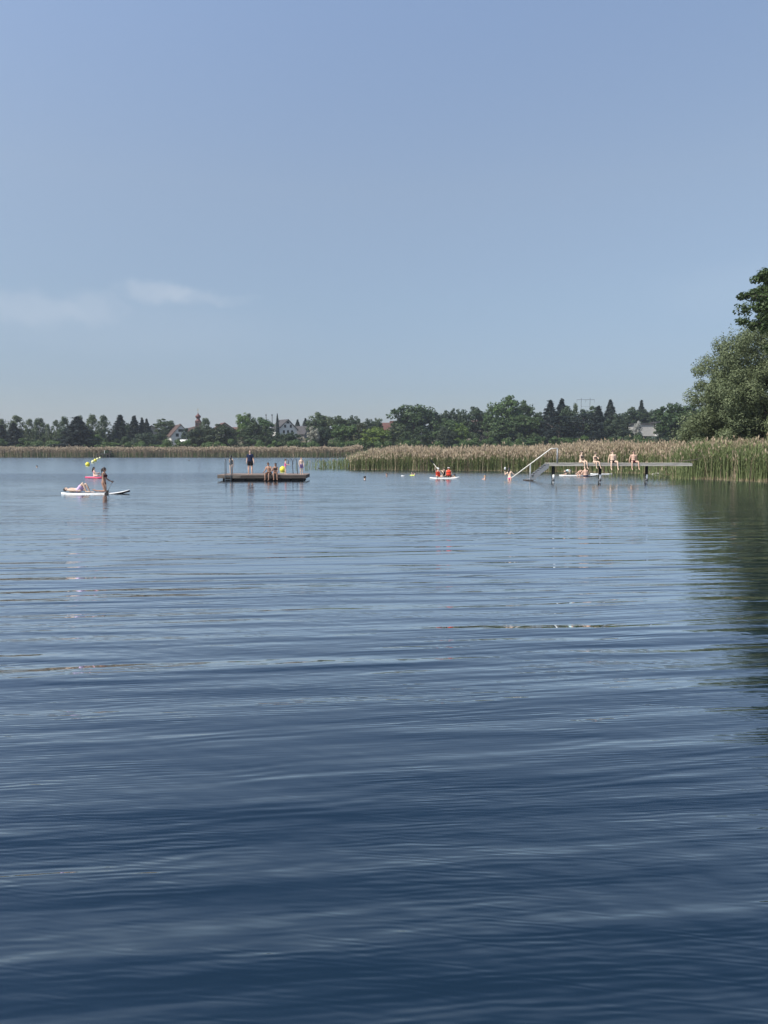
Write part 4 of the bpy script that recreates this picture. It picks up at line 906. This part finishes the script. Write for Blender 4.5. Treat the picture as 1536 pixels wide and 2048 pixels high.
# ------------------------------------------------------------------ boards
def board(name, label, loc, rz, L=3.3, Wd=.80, top='white', side='white', pad='grey', rocker=.17, group='boards on the water', cat='paddle board', under='black', tilt=0):
    e = empty(name, loc, rz, label, cat, group); n = 30; s = S(); th = .12
    st = []
    for i in range(n + 1):
        u = -1 + 2 * i / n; w = Wd / 2 * (1 - abs(u) ** (3.2 if u < 0 else 2.3)) ** .6 + .01; z = rocker * max(0, (u - .35) / .65) ** 2 + .03 * max(0, (-u - .6) / .4) ** 2; st.append((u * L / 2, w, z))
    def lay(z0, z1, kw0, kw1, mi0=0):
        vs = []; fs = []
        ring = 12
        for x, w, z in st:
            for k in range(ring):
                a = 2 * math.pi * k / ring; cy = math.copysign(abs(math.cos(a)) ** .6, math.cos(a)); cz = math.copysign(abs(math.sin(a)) ** .8, math.sin(a))
                vs.append((x, cy * w, z + z0 + (z1 - z0) * (cz * .5 + .5)))
        for i in range(n):
            for k in range(ring): fs.append((i * ring + k, (i + 1) * ring + k, (i + 1) * ring + (k + 1) % ring, i * ring + (k + 1) % ring))
        fs.append(tuple(range(ring))); fs.append(tuple(n * ring + k for k in range(ring - 1, -1, -1))); s.add(vs, fs)
    lay(-.03, .085, 1, 1)
    hull = s.build('hull', [M[top]], e, True)
    # dark nose underside strake
    k = S(); vs = []; fs = []
    sel = [q for q in st if q[0] > L * .18]
    for x, w, z in sel:
        for a, b in ((-1.012, .045), (-.98, -.028), (.98, -.028), (1.012, .045)): vs.append((x + (.012 if x > L * .49 else 0), a * w, z + b))
    for i in range(len(sel) - 1):
        for q in range(3): fs.append((i * 4 + q, (i + 1) * 4 + q, (i + 1) * 4 + q + 1, i * 4 + q + 1))
    i = len(sel) - 1; fs.append((i * 4, i * 4 + 3, i * 4 + 2, i * 4 + 1)); k.add(vs, fs)
    k.build('nose_panel', M[under], e, False)
    pd_ = S(); pv = []; pf = []
    sel = [q for q in st if -L * .42 < q[0] < L * .2]
    for x, w, z in sel: pv += [(x, -w * .78, z + .083), (x, -w * .78, z + .098), (x, w * .78, z + .098), (x, w * .78, z + .083)]
    for i in range(len(sel) - 1):
        for q in range(4): pf.append((i * 4 + q, (i + 1) * 4 + q, (i + 1) * 4 + (q + 1) % 4, i * 4 + (q + 1) % 4))
    pf.append((0, 1, 2, 3)); m_ = (len(sel) - 1) * 4; pf.append((m_ + 3, m_ + 2, m_ + 1, m_)); pd_.add(pv, pf); pd_.build('deck_pad', M[pad], e)
    S().tube([(0, -.08, .10), (0, -.06, .125), (0, .06, .125), (0, .08, .10)], .012, 6).build('carry_handle', M['black'], e)
    S().add([(-L * .44, -.01, -.02), (-L * .36, -.01, -.02), (-L * .45, -.01, -.2), (-L * .44, .01, -.02), (-L * .36, .01, -.02), (-L * .45, .01, -.2)], [(0, 1, 2), (5, 4, 3), (0, 3, 4, 1), (1, 4, 5, 2), (2, 5, 3, 0)]).build('fin', M['black'], e)
    return e
def paddle(label, a, b, shaft='darksteel', blade='black', group='paddles'):
    """a = grip end, b = blade end"""
    a = Vector(a); b = Vector(b); e = empty('paddle', a, 0, label, 'paddle', group); d = (b - a); n = d.normalized(); L = d.length
    S().tube([(0, 0, 0), d * ((L - .38) / L)], .016, 8).build('shaft', M[shaft], e, True)
    sdv = n.cross(Vector((0, 1, 0))).normalized(); up = n.cross(sdv); c0 = n * (L - .42)
    S().loft([(c0 + n * .42 * t, sdv * w, up * .008) for t, w in ((0, .02), (.25, .06), (.6, .09), (.9, .085), (1, .04))], 12).build('blade', M[blade], e, True)
    S().tube([-sdv * .05, sdv * .05], .017, 8).build('grip', M['black'], e)
    return e

# --- the near paddle board with the lying man and the kneeling woman
pb = W(191, 987.5); yb = pb.y
board('paddle_board', 'long white paddle board with black nose carrying a lying man and a kneeling woman', (pb.x, yb, -.035), R(0), 3.5, .82)
dk = .065
# lying on his back, head to the left (-x world): frame yaw +90 => forward (+y local) is -x world
person('man lying on his back with knees up in lilac shorts on the near board', (lerpx(157, yb), yb + .02, dk), -90, 1.76,
       dict(P=(0, 0, .12), T=(0, -1, .03), N=(0, -1, .12), F=(0, .25, 1), LL=(-.08, .62, .62), SL=(0, .42, -.85), LR=(.08, .50, .70), SR=(0, .38, -.9), FL=(0, 1, 0), FR=(0, 1, 0),
            AL=(-.25, .95, -.08), BL=(-.05, 1, -.03), AR=(.3, .92, -.05), BR=(.0, 1, -.03)), 'skin', ('short', 'hair_black'), [('shorts', 'lilac')])
# kneeling, facing right
_, jk, _h = person('woman with a dark ponytail kneeling upright on the near board, facing right', (lerpx(209, yb), yb, dk), -90, 1.74,
       dict(P=(0, -.04, .50), T=(0, .06, 1), N=(0, .12, 1), F=(0, 1, -.25), LL=(-.06, .10, -1), SL=(0, -1, .02), LR=(.06, .22, -1), SR=(0, -1, .02), FL=(0, -1, .35), FR=(0, -1, .35),
            AL=(-.05, .25, -.9), BL=(.15, .75, -.35), AR=(.10, .10, -1), BR=(.05, .30, -.95)), 'skintan', ('tail', 'hair_black'), [('bikini_top', 'maroon'), ('bikini_bottom', 'maroon')], sex='f')
h1 = jk['hand', -1]; h2 = jk['hand', 1]
paddle('paddle held by the kneeling woman, its dark blade dipped beside the near board', h1 + Vector((.02, 0, .05)), D(210, 993, yb - .52))

# --- pink board behind
pb = W(190, 956.3); yb = pb.y
board('kayak', 'short pink and white inflatable board with a seated girl, behind the kneeling woman', (pb.x, yb, .02), R(-20), 1.9, .7, 'pink', 'pink', 'palepink', .08, under='pink', cat='inflatable board')
_, jk, _h = person('girl with dark hair sitting on the pink inflatable board, turned right', (lerpx(189, yb), yb, .12), -60, 1.45,
       dict(P=(0, 0, .10), T=(0, -.03, 1), F=(.2, 1, -.1), LL=(-.9, .5, .02), SL=(.5, .4, -.05), LR=(.9, .5, .02), SR=(-.5, .4, -.05), AL=(-.2, .5, -.8), BL=(0, .9, .0), AR=(.5, .3, -.85), BR=(.2, .9, .1)), 'skin', ('long', 'hair_black'), [('bikini_top', 'palepink'), ('bikini_bottom', 'palepink')], sex='f')
paddle('dark paddle held low by the girl on the pink board', jk['hand', -1] + Vector((-.25, -.1, .0)), jk['hand', 1] + Vector((.45, -.25, -.12)), 'black', 'black')

# ------------------------------------------------------------------ swimming raft
pr = W(524, 962); yr = 50.5
RX = lambda px: lerpx(px, yr)
re_ = empty('swimming_raft', (RX(524), yr, 0), R(1.2), 'wooden swimming raft on black floats with bathers on it', 'raft'); hw = 6.36 / 2; DZ = .46
s = S(); r2 = random.Random(4)
for i in range(23):
    y0 = i * .135; s.box((-hw + r2.uniform(-.03, .03), y0, DZ - .035), (hw + r2.uniform(-.03, .03), y0 + .122, DZ + r2.uniform(-.004, .004)))
s.build('deck_planks', mat('sun dried red brown planks', (.30, .23, .19), .85, (.19, .145, .12), 6, (.3, 2, 2), .3), re_)
s = S().box((-hw + 1.65, -.045, DZ - .26), (hw - .02, .0, DZ - .037)).box((hw - .04, -.04, DZ - .258), (hw + .0, 3.05, DZ - .038)); s.build('fascia', M['wood_dark'], re_)
S().box((-hw + .02, -.045, DZ - .255), (-hw + 1.635, .0, DZ - .037)).build('fascia', M['wood'], re_)
S().box((-hw - .02, .005, DZ - .25), (-hw + .02, 3.05, DZ - .038)).build('fascia', M['wood'], re_)
s = S()
for i in range(7): x = -hw + .32 + i * .83; s.box((x, .18, -.25), (x + .80, 2.9, DZ - .262))
s.build('float', M['black'], re_, bevel=.03)
def ladder(x, y, ztop, zbot, w, label=None, hook=.35):
    o = []
    lad = S()
    for q in (-w / 2, w / 2):
        lad.tube([(x + q, y - .07, zbot), (x + q, y - .07, ztop - .12), (x + q, y - .02, ztop - .02), (x + q, y + hook * .5, ztop + .02), (x + q, y + hook - .02, ztop - .05), (x + q, y + hook, ztop - .16), (x + q, y + hook, DZ)], .026, 8)
    l_ = lad.build('ladder', M['darksteel'], re_, True)
    for z in np.arange(zbot + .12, DZ, .26): S().box((x - w / 2, y - .10, z), (x + w / 2, y - .03, z + .035)).build('rung', M['darksteel'], l_)
ladder(RX(457) - RX(524), -.02, 1.55, -.55, .42)
# the ladder on the far side: two hooked hand rails
lad = S()
for px in (580, 589):
    x0 = (px - 2 - CX) / FPX * (yr + 1.9) - RX(524); lad.tube([(x0, 1.9, 1.15), (x0, 1.9, 1.42), (x0 + .06, 1.92, 1.56), (x0 + .16, 1.95, 1.6), (x0 + .25, 1.97, 1.54), (x0 + .29, 1.98, 1.40), (x0 + .34, 2.0, DZ - .02)], .028, 8)
lad.build('ladder', M['darksteel'], re_, True)
def on_raft(px, dy): return (RX(px) * (1 + dy / yr), yr + dy, DZ)
grp = 'bathers on the swimming raft'
person('girl with long dark hair standing at the left raft ladder, seen from behind', on_raft(463, .35), -20, 1.38, dict(T=(0, .06, 1), F=(.3, 1, -.3), AL=(-.3, .25, -.9), BL=(-.2, .8, .2), AR=(.12, .1, -1), BR=(.05, .2, -1)), 'skin', ('long', 'hair_black'), [('swimsuit', 'blackcloth')], grp, 'f')
person('bald man standing on the raft in a navy T-shirt and dark shorts', on_raft(501, .9), 170, 1.78, dict(T=(0, 0, 1), F=(.2, 1, -.2), fat=1.12, LL=(-.09, 0, -1), LR=(.09, 0, -1), AL=(-.22, .05, -1), BL=(-.28, .25, -1), AR=(.20, 0, -1), BR=(.05, .3, -1)), 'skinrosy', ('bald', 'hair_fair'), [('t_shirt', 'navy'), ('shorts', 'blackcloth')], grp)
seat = lambda px, z, Yd: (lerpx(px, Yd), Yd, z)
person('bare chested man seated on the raft edge with his legs in the water', seat(539, DZ, yr + .22), 165, 1.75, dict(P=(0, 0, .10), T=(.06, .18, 1), F=(-.5, 1, -.3), LL=(-.15, 1, -.02), SL=(0, .12, -1), LR=(.12, 1, -.02), SR=(0, .05, -1), AL=(-.5, .35, -.8), BL=(.15, .8, -.4), AR=(.2, .4, -.9), BR=(0, .8, -.35)), 'skintan', ('short', 'hair_brown'), [('trunks', 'blackcloth')], grp)
person('black haired woman seated on the raft edge beside the bare chested man', seat(550.5, DZ, yr + .20), 190, 1.66, dict(P=(0, 0, .10), T=(-.05, .14, 1), F=(.4, 1, -.2), LL=(-.1, 1, -.02), SL=(0, .1, -1), LR=(.08, 1, -.02), SR=(0, .08, -1), AL=(-.1, .4, -.9), BL=(.3, .8, -.4), AR=(.15, .35, -.9), BR=(-.3, .8, -.35)), 'skintan', ('long', 'hair_black'), [('bikini_top', 'blackcloth'), ('bikini_bottom', 'blackcloth')], grp, 'f')
person('small girl in a pink swimsuit on the raft, hands held out in front', on_raft(571, .9), -95, 1.12, dict(T=(0, .08, 1), F=(0, 1, -.35), LL=(-.05, -.1, -1), SL=(0, -.1, -1), LR=(.05, .15, -1), AL=(-.05, .3, -.9), BL=(0, 1, -.1), AR=(.1, .5, -.8), BR=(0, 1, .05)), 'skin', ('short', 'hair_brown'), [('swimsuit', 'pinkcloth')], grp, 'f')
person('boy in purple patterned shorts standing at the right end of the raft', on_raft(603, .6), 200, 1.28, dict(T=(0, 0, 1), F=(-.5, 1, -.35), AL=(-.2, .2, -1), BL=(.1, .4, -1), AR=(.2, .1, -1), BR=(-.05, .5, -.9)), 'skin', ('short', 'hair_brown'), [('shorts', 'purple')], grp)

# ------------------------------------------------------------------ swimmers
def swimmer(px, py, label, hair, face, skin='skin', clothes=(), H=1.7, low=-.05, grp='swimmers in the open water'):
    p = W(px, py); person(label, (p.x, p.y, low), face, H, dict(P=(0, -.25, -.42), T=(0, .42, 1), N=(0, .1, 1), F=(0, 1, .05), LL=(0, -1, -.4), SL=(0, -1, -.3), LR=(.05, -1, -.55), SR=(0, -1, -.4), AL=(-.35, .8, -.45), BL=(-.1, 1, -.15), AR=(.35, .8, -.45), BR=(.1, 1, -.15)), skin, hair, clothes, grp)
swimmer(731, 959, 'swimmer with a round dark head, nearest and leftmost of the row right of the raft', ('bun', 'hair_black'), -70)
swimmer(773, 952.5, 'swimmer with reddish hair, second right of the raft', ('short', 'hair_brown'), 160, 'skinrosy')
swimmer(824, 951, 'swimmer with dark hair and a lime green top, left of the orange vests', ('short', 'hair_black'), 150, 'skin', [('rash_vest', 'lime')], low=.03)
swimmer(829.5, 950.5, 'swimmer half hidden beside the one in lime green', ('short', 'hair_black'), 200)
swimmer(970, 958.5, 'swimmer with wet shoulders between the orange vests and the handrail', ('short', 'hair_fair'), 190, 'skinrosy', low=.0)
swimmer(73, 935, 'lone swimmer far out at the left edge of the lake', ('short', 'hair_black'), 90)
def duck(px, py, label):
    p = W(px, py); e = empty('duck', (p.x, p.y, 0), random.uniform(0, 6), label, 'duck', 'water birds'); s = S()
    s.ball((0, 0, .05), (.10, .2, .09)); s.cone((0, .15, .08), .045, (0, .2, .2), .035); s.ball((0, .22, .24), (.04, .055, .045)); s.cone((0, -.15, .09), .05, (0, -.28, .14), .015)
    link('body', remeshed(s, .01, 2), mat('brown feathers', (.06, .045, .035), .8), e, True); S().add([(-.02, .26, .24), (.02, .26, .24), (.0, .34, .225), (0, .26, .22)], [(0, 1, 2), (0, 2, 3), (1, 3, 2), (0, 3, 1)]).build('bill', M['yellow'], e)
duck(378, 921.5, 'tiny dark water bird in open water left of the raft'); duck(640, 938, 'small dark water bird by the tip of the reeds')
p = W(805, 952.5); o = S().ball((0, 0, .03), (.13, .07, .05)).ball((.12, 0, .03), (.05, .05, .04)).build('swim_float', M['white'], None, True); o.location = p; tag(o, 'small white float in the water left of the lime green swimmer', 'float')

# --- board with the orange vests
pb = W(888, 957.5); yb = pb.y
board('paddle_board', 'white board carrying two people in orange life vests', (lerpx(889, yb), yb, .01), R(-14), 2.35, .8, rocker=.10, under='white')
vg = 'people on the orange vest board'
_, jv, _h = person('paddler in an orange life vest with raised arms, left on the white board', seat(876, .10, yb + .1), 200, 1.45, dict(P=(0, 0, .12), T=(.15, .25, 1), F=(-.3, 1, -.2), LL=(-.5, .8, -.05), SL=(.6, -.7, -.1), LR=(.5, .8, -.05), SR=(-.6, -.6, -.1), AL=(-.4, .6, .1), BL=(.0, .6, -.5), AR=(.6, .5, .7), BR=(.1, .2, 1)), 'skin', ('short', 'hair_fair'), [('life_vest', 'orange'), ('cap', 'whitecloth'), ('trunks', 'orange')], vg)
person('passenger in an orange life vest and white sun hat, right on the white board', seat(897, .10, yb - .05), -10, 1.5, dict(P=(0, 0, .12), T=(0, .02, 1), F=(0, 1, -.1), LL=(-.7, .7, -.05), SL=(.8, -.3, -.05), LR=(.7, .7, -.05), SR=(-.8, -.3, -.05), AL=(-.3, .5, -.8), BL=(.2, .9, -.1), AR=(.3, .5, -.8), BR=(-.2, .9, -.1)), 'skin', ('short', 'hair_fair'), [('life_vest', 'orange'), ('sun_hat', 'whitecloth'), ('trunks', 'blackcloth')], vg)
person('child in dark clothes sitting between the two orange life vests', seat(888, .10, yb + .3), 180, 1.25, dict(P=(0, 0, .12), T=(0, .05, 1), F=(0, 1, -.1), LL=(-.5, .8, .3), SL=(.2, .1, -1), LR=(.5, .8, .3), SR=(-.2, .1, -1), AL=(-.3, .5, -.8), BL=(.2, .9, -.1), AR=(.3, .5, -.8), BR=(-.2, .9, -.1)), 'skin', ('short', 'hair_black'), [('rash_vest', 'blackcloth'), ('trunks', 'blackcloth')], vg)
ph = jv['hand', 1]; b_ = D(861, 919.5, yb); a_ = D(889, 955, yb - .3)
paddle('long paddle slanting up above the left orange vest, blade in the air', a_, b_, 'rail', 'black')
p = W(909, 957); person('swimmer resting both arms on the right end of the white board', (p.x, p.y, 0), 30, 1.55, dict(P=(0, -.15, -.33), T=(0, .3, 1), F=(-.4, 1, 0), AL=(-.4, .9, .1), BL=(0, 1, -.05), AR=(.4, .9, .1), BR=(0, 1, -.05)), 'skin', ('short', 'hair_black'), [], vg)

# ------------------------------------------------------------------ pier, steps and handrail
yp = 50.5; PX = lambda px: lerpx(px, yp)
x0, x1 = PX(1098), PX(1384); DT = 1.30
pe = empty('bathing_pier', (x0, yp, 0), 0, 'narrow weathered bathing pier with steps down into the lake', 'pier'); L = x1 - x0
s = S(); n = int(L / .145)
for i in range(n): s.box((i * .145, 0, DT - .045), (i * .145 + .135, 1.5, DT + r2.uniform(-.005, .003)))
s.build('deck_planks', M['wood_pale'], pe)
for y0 in (.0, 1.42): S().box((.01, y0 + .02, DT - .21), (L - .01, y0 + .08, DT - .047)).build('beam', M['wood_pale'], pe)
for px in (1109, 1203, 1297):
    for yy in (.45,):
        x = PX(px) - x0
        po = S().tube([(x, yy, -2.2), (x, yy, DT - .215)], .105, 14).build('pile', M['post'], pe, True)
        if yy < 1: S().tube([(x + .012, yy - .02, .14), (x + .012, yy - .02, .46)], [.098, .098], 14).build('sleeve', M['white'], po, True); S().tube([(x, yy, .035), (x, yy, .10)], .112, 14).build('collar', M['steel'], po, True)
# steps going down to the left
s = S(); xt, zt = 0, DT - .02; xb, zb = PX(1069) - x0, .42
for yy in (.15, 1.15): S().add([(xt, yy, zt), (xt, yy, zt - .34), (xb, yy, zb - .28), (xb, yy, zb + .05), (xt, yy + .05, zt), (xt, yy + .05, zt - .34), (xb, yy + .05, zb - .28), (xb, yy + .05, zb + .05)], [(0, 3, 2, 1), (4, 5, 6, 7), (0, 4, 7, 3), (3, 7, 6, 2), (2, 6, 5, 1), (1, 5, 4, 0)]).build('stringer', M['steel'], pe)
for i in range(7):
    f = (i + .5) / 7; x = xt + (xb - xt) * f; z = zt + (zb - zt) * f - .05; S().box((x - .13, .21, z), (x + .13, 1.14, z + .03)).build('tread', M['steel'], pe)
S().box((PX(1056) - x0, .05, .08), (PX(1072) - x0, 1.2, .16)).build('landing', M['steel'], pe); S().box((PX(1052.5) - x0, .0, -.06), (PX(1067) - x0, 1.22, .075)).build('landing_base', M['wood_dark'], pe)
yy = .06; tz = lambda py: pyz(py, yp)
ra = S().tube([(PX(1023.5) - x0, yy, tz(955.5)), (PX(1101) - x0, yy, tz(897.3)), (PX(1114) - x0, yy, tz(896.8))], .036, 10).build('handrail', M['rail'], pe, True)
S().tube([(PX(1114) - x0, yy, tz(896.5)), (PX(1114) - x0, yy, DT - .05)], .06, 10).build('rail_post', M['steel'], pe, True)
S().tube([(PX(1060.5) - x0, yy, tz(927.8)), (PX(1060.5) - x0, yy, -1.0)], .05, 10).build('rail_post', M['steel'], pe, True)
pg = 'bathers at the pier'
sit = dict(LL=(-.15, 1, .0), SL=(0, .1, -1), LR=(.15, 1, .0), SR=(0, .1, -1), FL=(0, .7, -.7), FR=(0, .7, -.7))
person('woman in a black bikini sitting on the pier, the sitter nearest the handrail', seat(1160.5, DT, yp + .25), 220, 1.68, dict(P=(0, 0, .10), T=(0, .10, 1), F=(.4, 1, -.35), LL=(-.1, 1, .05), SL=(.12, .25, -1), LR=(.12, 1, .0), SR=(0, .02, -1), FL=(0, .6, -.8), FR=(0, .6, -.8), AL=(-.15, .3, -1), BL=(.1, .8, -.5), AR=(.15, .2, -1), BR=(-.1, .7, -.6)), 'skin', ('tail', 'hair_brown'), [('bikini_top', 'blackcloth'), ('bikini_bottom', 'blackcloth')], pg, 'f')
person('girl in a black bikini sitting on the pier with one hand raised to her face', seat(1188.5, DT, yp + .22), 195, 1.46, dict(P=(0, 0, .09), T=(0, .10, 1), F=(-.6, 1, -.1), LL=(-.12, 1, 0), SL=(-.2, .3, -1), LR=(.05, 1, 0), SR=(0, .1, -1), FL=(0, .6, -.8), FR=(0, .6, -.8), AL=(-.3, .5, -.7), BL=(.1, .35, 1), AR=(.1, .3, -1), BR=(0, .5, -.8)), 'skin', ('short', 'hair_brown'), [('bikini_top', 'blackcloth'), ('bikini_bottom', 'blackcloth')], pg, 'f')
person('bare chested man in black trunks and sunglasses sitting on the pier, chest pale', seat(1224, DT, yp + .25), 180, 1.80, dict(P=(0, 0, .10), T=(.02, -.02, 1), F=(-.1, 1, .0), fat=1.06, LL=(-.30, 1, .0), SL=(-.06, .15, -1), LR=(.30, 1, .0), SR=(.06, .15, -1), FL=(0, .7, -.7), FR=(0, .7, -.7), AL=(-.25, -.3, -1), BL=(.0, -.1, -1), AR=(.25, -.3, -1), BR=(.0, -.1, -1)), 'skin', ('short', 'hair_brown'), [('trunks', 'blackcloth'), ('sunglasses', 'blackcloth')], pg)
person('bare chested man in dark red trunks sitting on the pier, rightmost of the four sitters', seat(1265.5, DT, yp + .25), 180, 1.74, dict(P=(0, 0, .10), T=(-.01, -.02, 1), F=(.1, 1, -.05), LL=(-.34, 1, .0), SL=(-.06, .12, -1), LR=(.34, 1, .0), SR=(.06, .12, -1), FL=(0, .7, -.7), FR=(0, .7, -.7), AL=(-.30, -.3, -1), BL=(.0, -.1, -1), AR=(.30, -.3, -1), BR=(.0, -.1, -1)), 'skinrosy', ('short', 'hair_brown'), [('trunks', 'maroon'), ('sunglasses', 'blackcloth')], pg)
p = W(1021, 960.5); _, jw, _h = person('woman in hot pink bottoms standing in the water at the lower end of the handrail', (p.x - .05, p.y + .05, 0), -35, 1.68, dict(P=(0, 0, .16), T=(-.12, .10, 1), F=(.1, 1, 0), LL=(-.08, .05, -1), LR=(.08, .05, -1), AL=(-.75, .2, -.55), BL=(-.25, .3, 1), AR=(.6, .5, -.65), BR=(.3, .9, -.1)), 'skin', ('long', 'hair_black'), [('bikini_bottom', 'hotpink')], pg, 'f')
hp_ = jw['hand', -1]; e = empty('dry_pouch', hp_, R(20), 'small white and black pouch held up by the woman at the handrail', 'pouch')
S().ball((0, 0, .14), (.085, .04, .11), n=14, m=10).build('pouch_body', M['white'], e, True); S().ball((0, 0, .0), (.055, .035, .07), n=12, m=8).build('pouch_base', M['black'], e, True)
# the children's board below the pier, farther out toward the reeds
yb = 60.0
board('paddle_board', 'white and dark board under the pier with two children and a man beside it', (lerpx(1156, yb), yb, .02), R(-3), 3.2, .75, 'white', rocker=.05, under='black')
person('child in a pale aqua and white shirt bending forward on the board under the pier', seat(1132, .10, yb + .1), -75, 1.15, dict(P=(0, -.10, .34), T=(0, 1, .25), N=(0, 1, -.1), F=(0, .2, -1), LL=(-.1, .3, -.9), SL=(0, -.9, -.1), LR=(.1, .3, -.9), SR=(0, -.9, -.1), FL=(0, -1, 0), FR=(0, -1, 0), AL=(-.2, .3, -1), BL=(0, .3, -1), AR=(.2, .3, -1), BR=(0, .3, -1)), 'skin', ('short', 'hair_black'), [('rash_vest', 'aqua'), ('trunks', 'navy'), ('cap', 'whitecloth')], pg)
person('child crouching on the board under the pier with legs over its side', seat(1153, .10, yb - .15), 200, 1.22, dict(P=(0, 0, .12), T=(-.85, .25, .55), N=(-.7, .1, .8), F=(-.2, 1, .1), LL=(-.1, 1, -.15), SL=(.1, .4, -1), LR=(.25, 1, -.15), SR=(.3, .4, -1), AL=(-.7, .4, -.6), BL=(-.7, .4, -.2), AR=(-.4, .6, -.6), BR=(-.5, .4, -.4)), 'skinrosy', ('short', 'hair_brown'), [('trunks', 'wood')], pg) 
p = W(1171, 953); person('broad bare backed man standing in the water under the pier, behind the seated woman', (p.x, p.y, 0), 8, 1.82, dict(P=(0, 0, .0), T=(0, .12, 1), N=(0, .9, .6), F=(0, .6, -1), fat=1.16, LL=(-.1, 0, -1), LR=(.1, 0, -1), AL=(-.45, .15, -.9), BL=(.0, .8, -.2), AR=(.45, .15, -.9), BR=(.0, .8, -.2)), 'skinrosy', ('short', 'hair_brown'), [('trunks', 'navy')], pg)
board('surf_board', 'second white board drifting empty behind the pier piles', (lerpx(1202, 64), 64, .02), R(2), 2.0, .55, 'white', rocker=.03, under='white')
# driftwood by the reeds
p = W(1314, 949.5); o = S().tube([(-.5, 0, .02), (-.1, .05, .12), (.3, 0, .1), (.75, .1, .0)], [.05, .09, .08, .03], 8).tube([(.1, 0, .1), (.35, .1, .3)], [.04, .015], 6).build('driftwood', M['wood_pale'], None, True); o.location = p
tag(o, 'pale piece of driftwood in the water right of the pier piles', 'driftwood')
p = W(1392, 922); o = S().tube([(-.9, 0, .0), (-.3, .05, .04), (.3, 0, .10), (.8, .1, .28)], [.02, .03, .025, .01], 8).build('branch', M['wood'], None, True); o.location = (lerpx(1385, 51.2), 51.6, 1.42)
tag(o, 'pale bare branch lying over the shore end of the pier', 'branch')

# ------------------------------------------------------------------ air
def haze():
    m = bpy.data.materials.new('summer haze'); m.use_nodes = True; t = m.node_tree; t.nodes.clear()
    v = N(t, 'ShaderNodeVolumePrincipled'); v.inputs['Color'].default_value = (.82, .90, 1, 1); v.inputs['Density'].default_value = .00024; v.inputs['Anisotropy'].default_value = .2
    o = N(t, 'ShaderNodeOutputMaterial'); t.links.new(v.outputs[0], o.inputs['Volume'])
    b = S().box((-3400, -400, -4), (3400, 4400, 110)).build('haze', m); tag(b, 'thin summer haze over the lake', 'haze', kind='stuff')
haze()
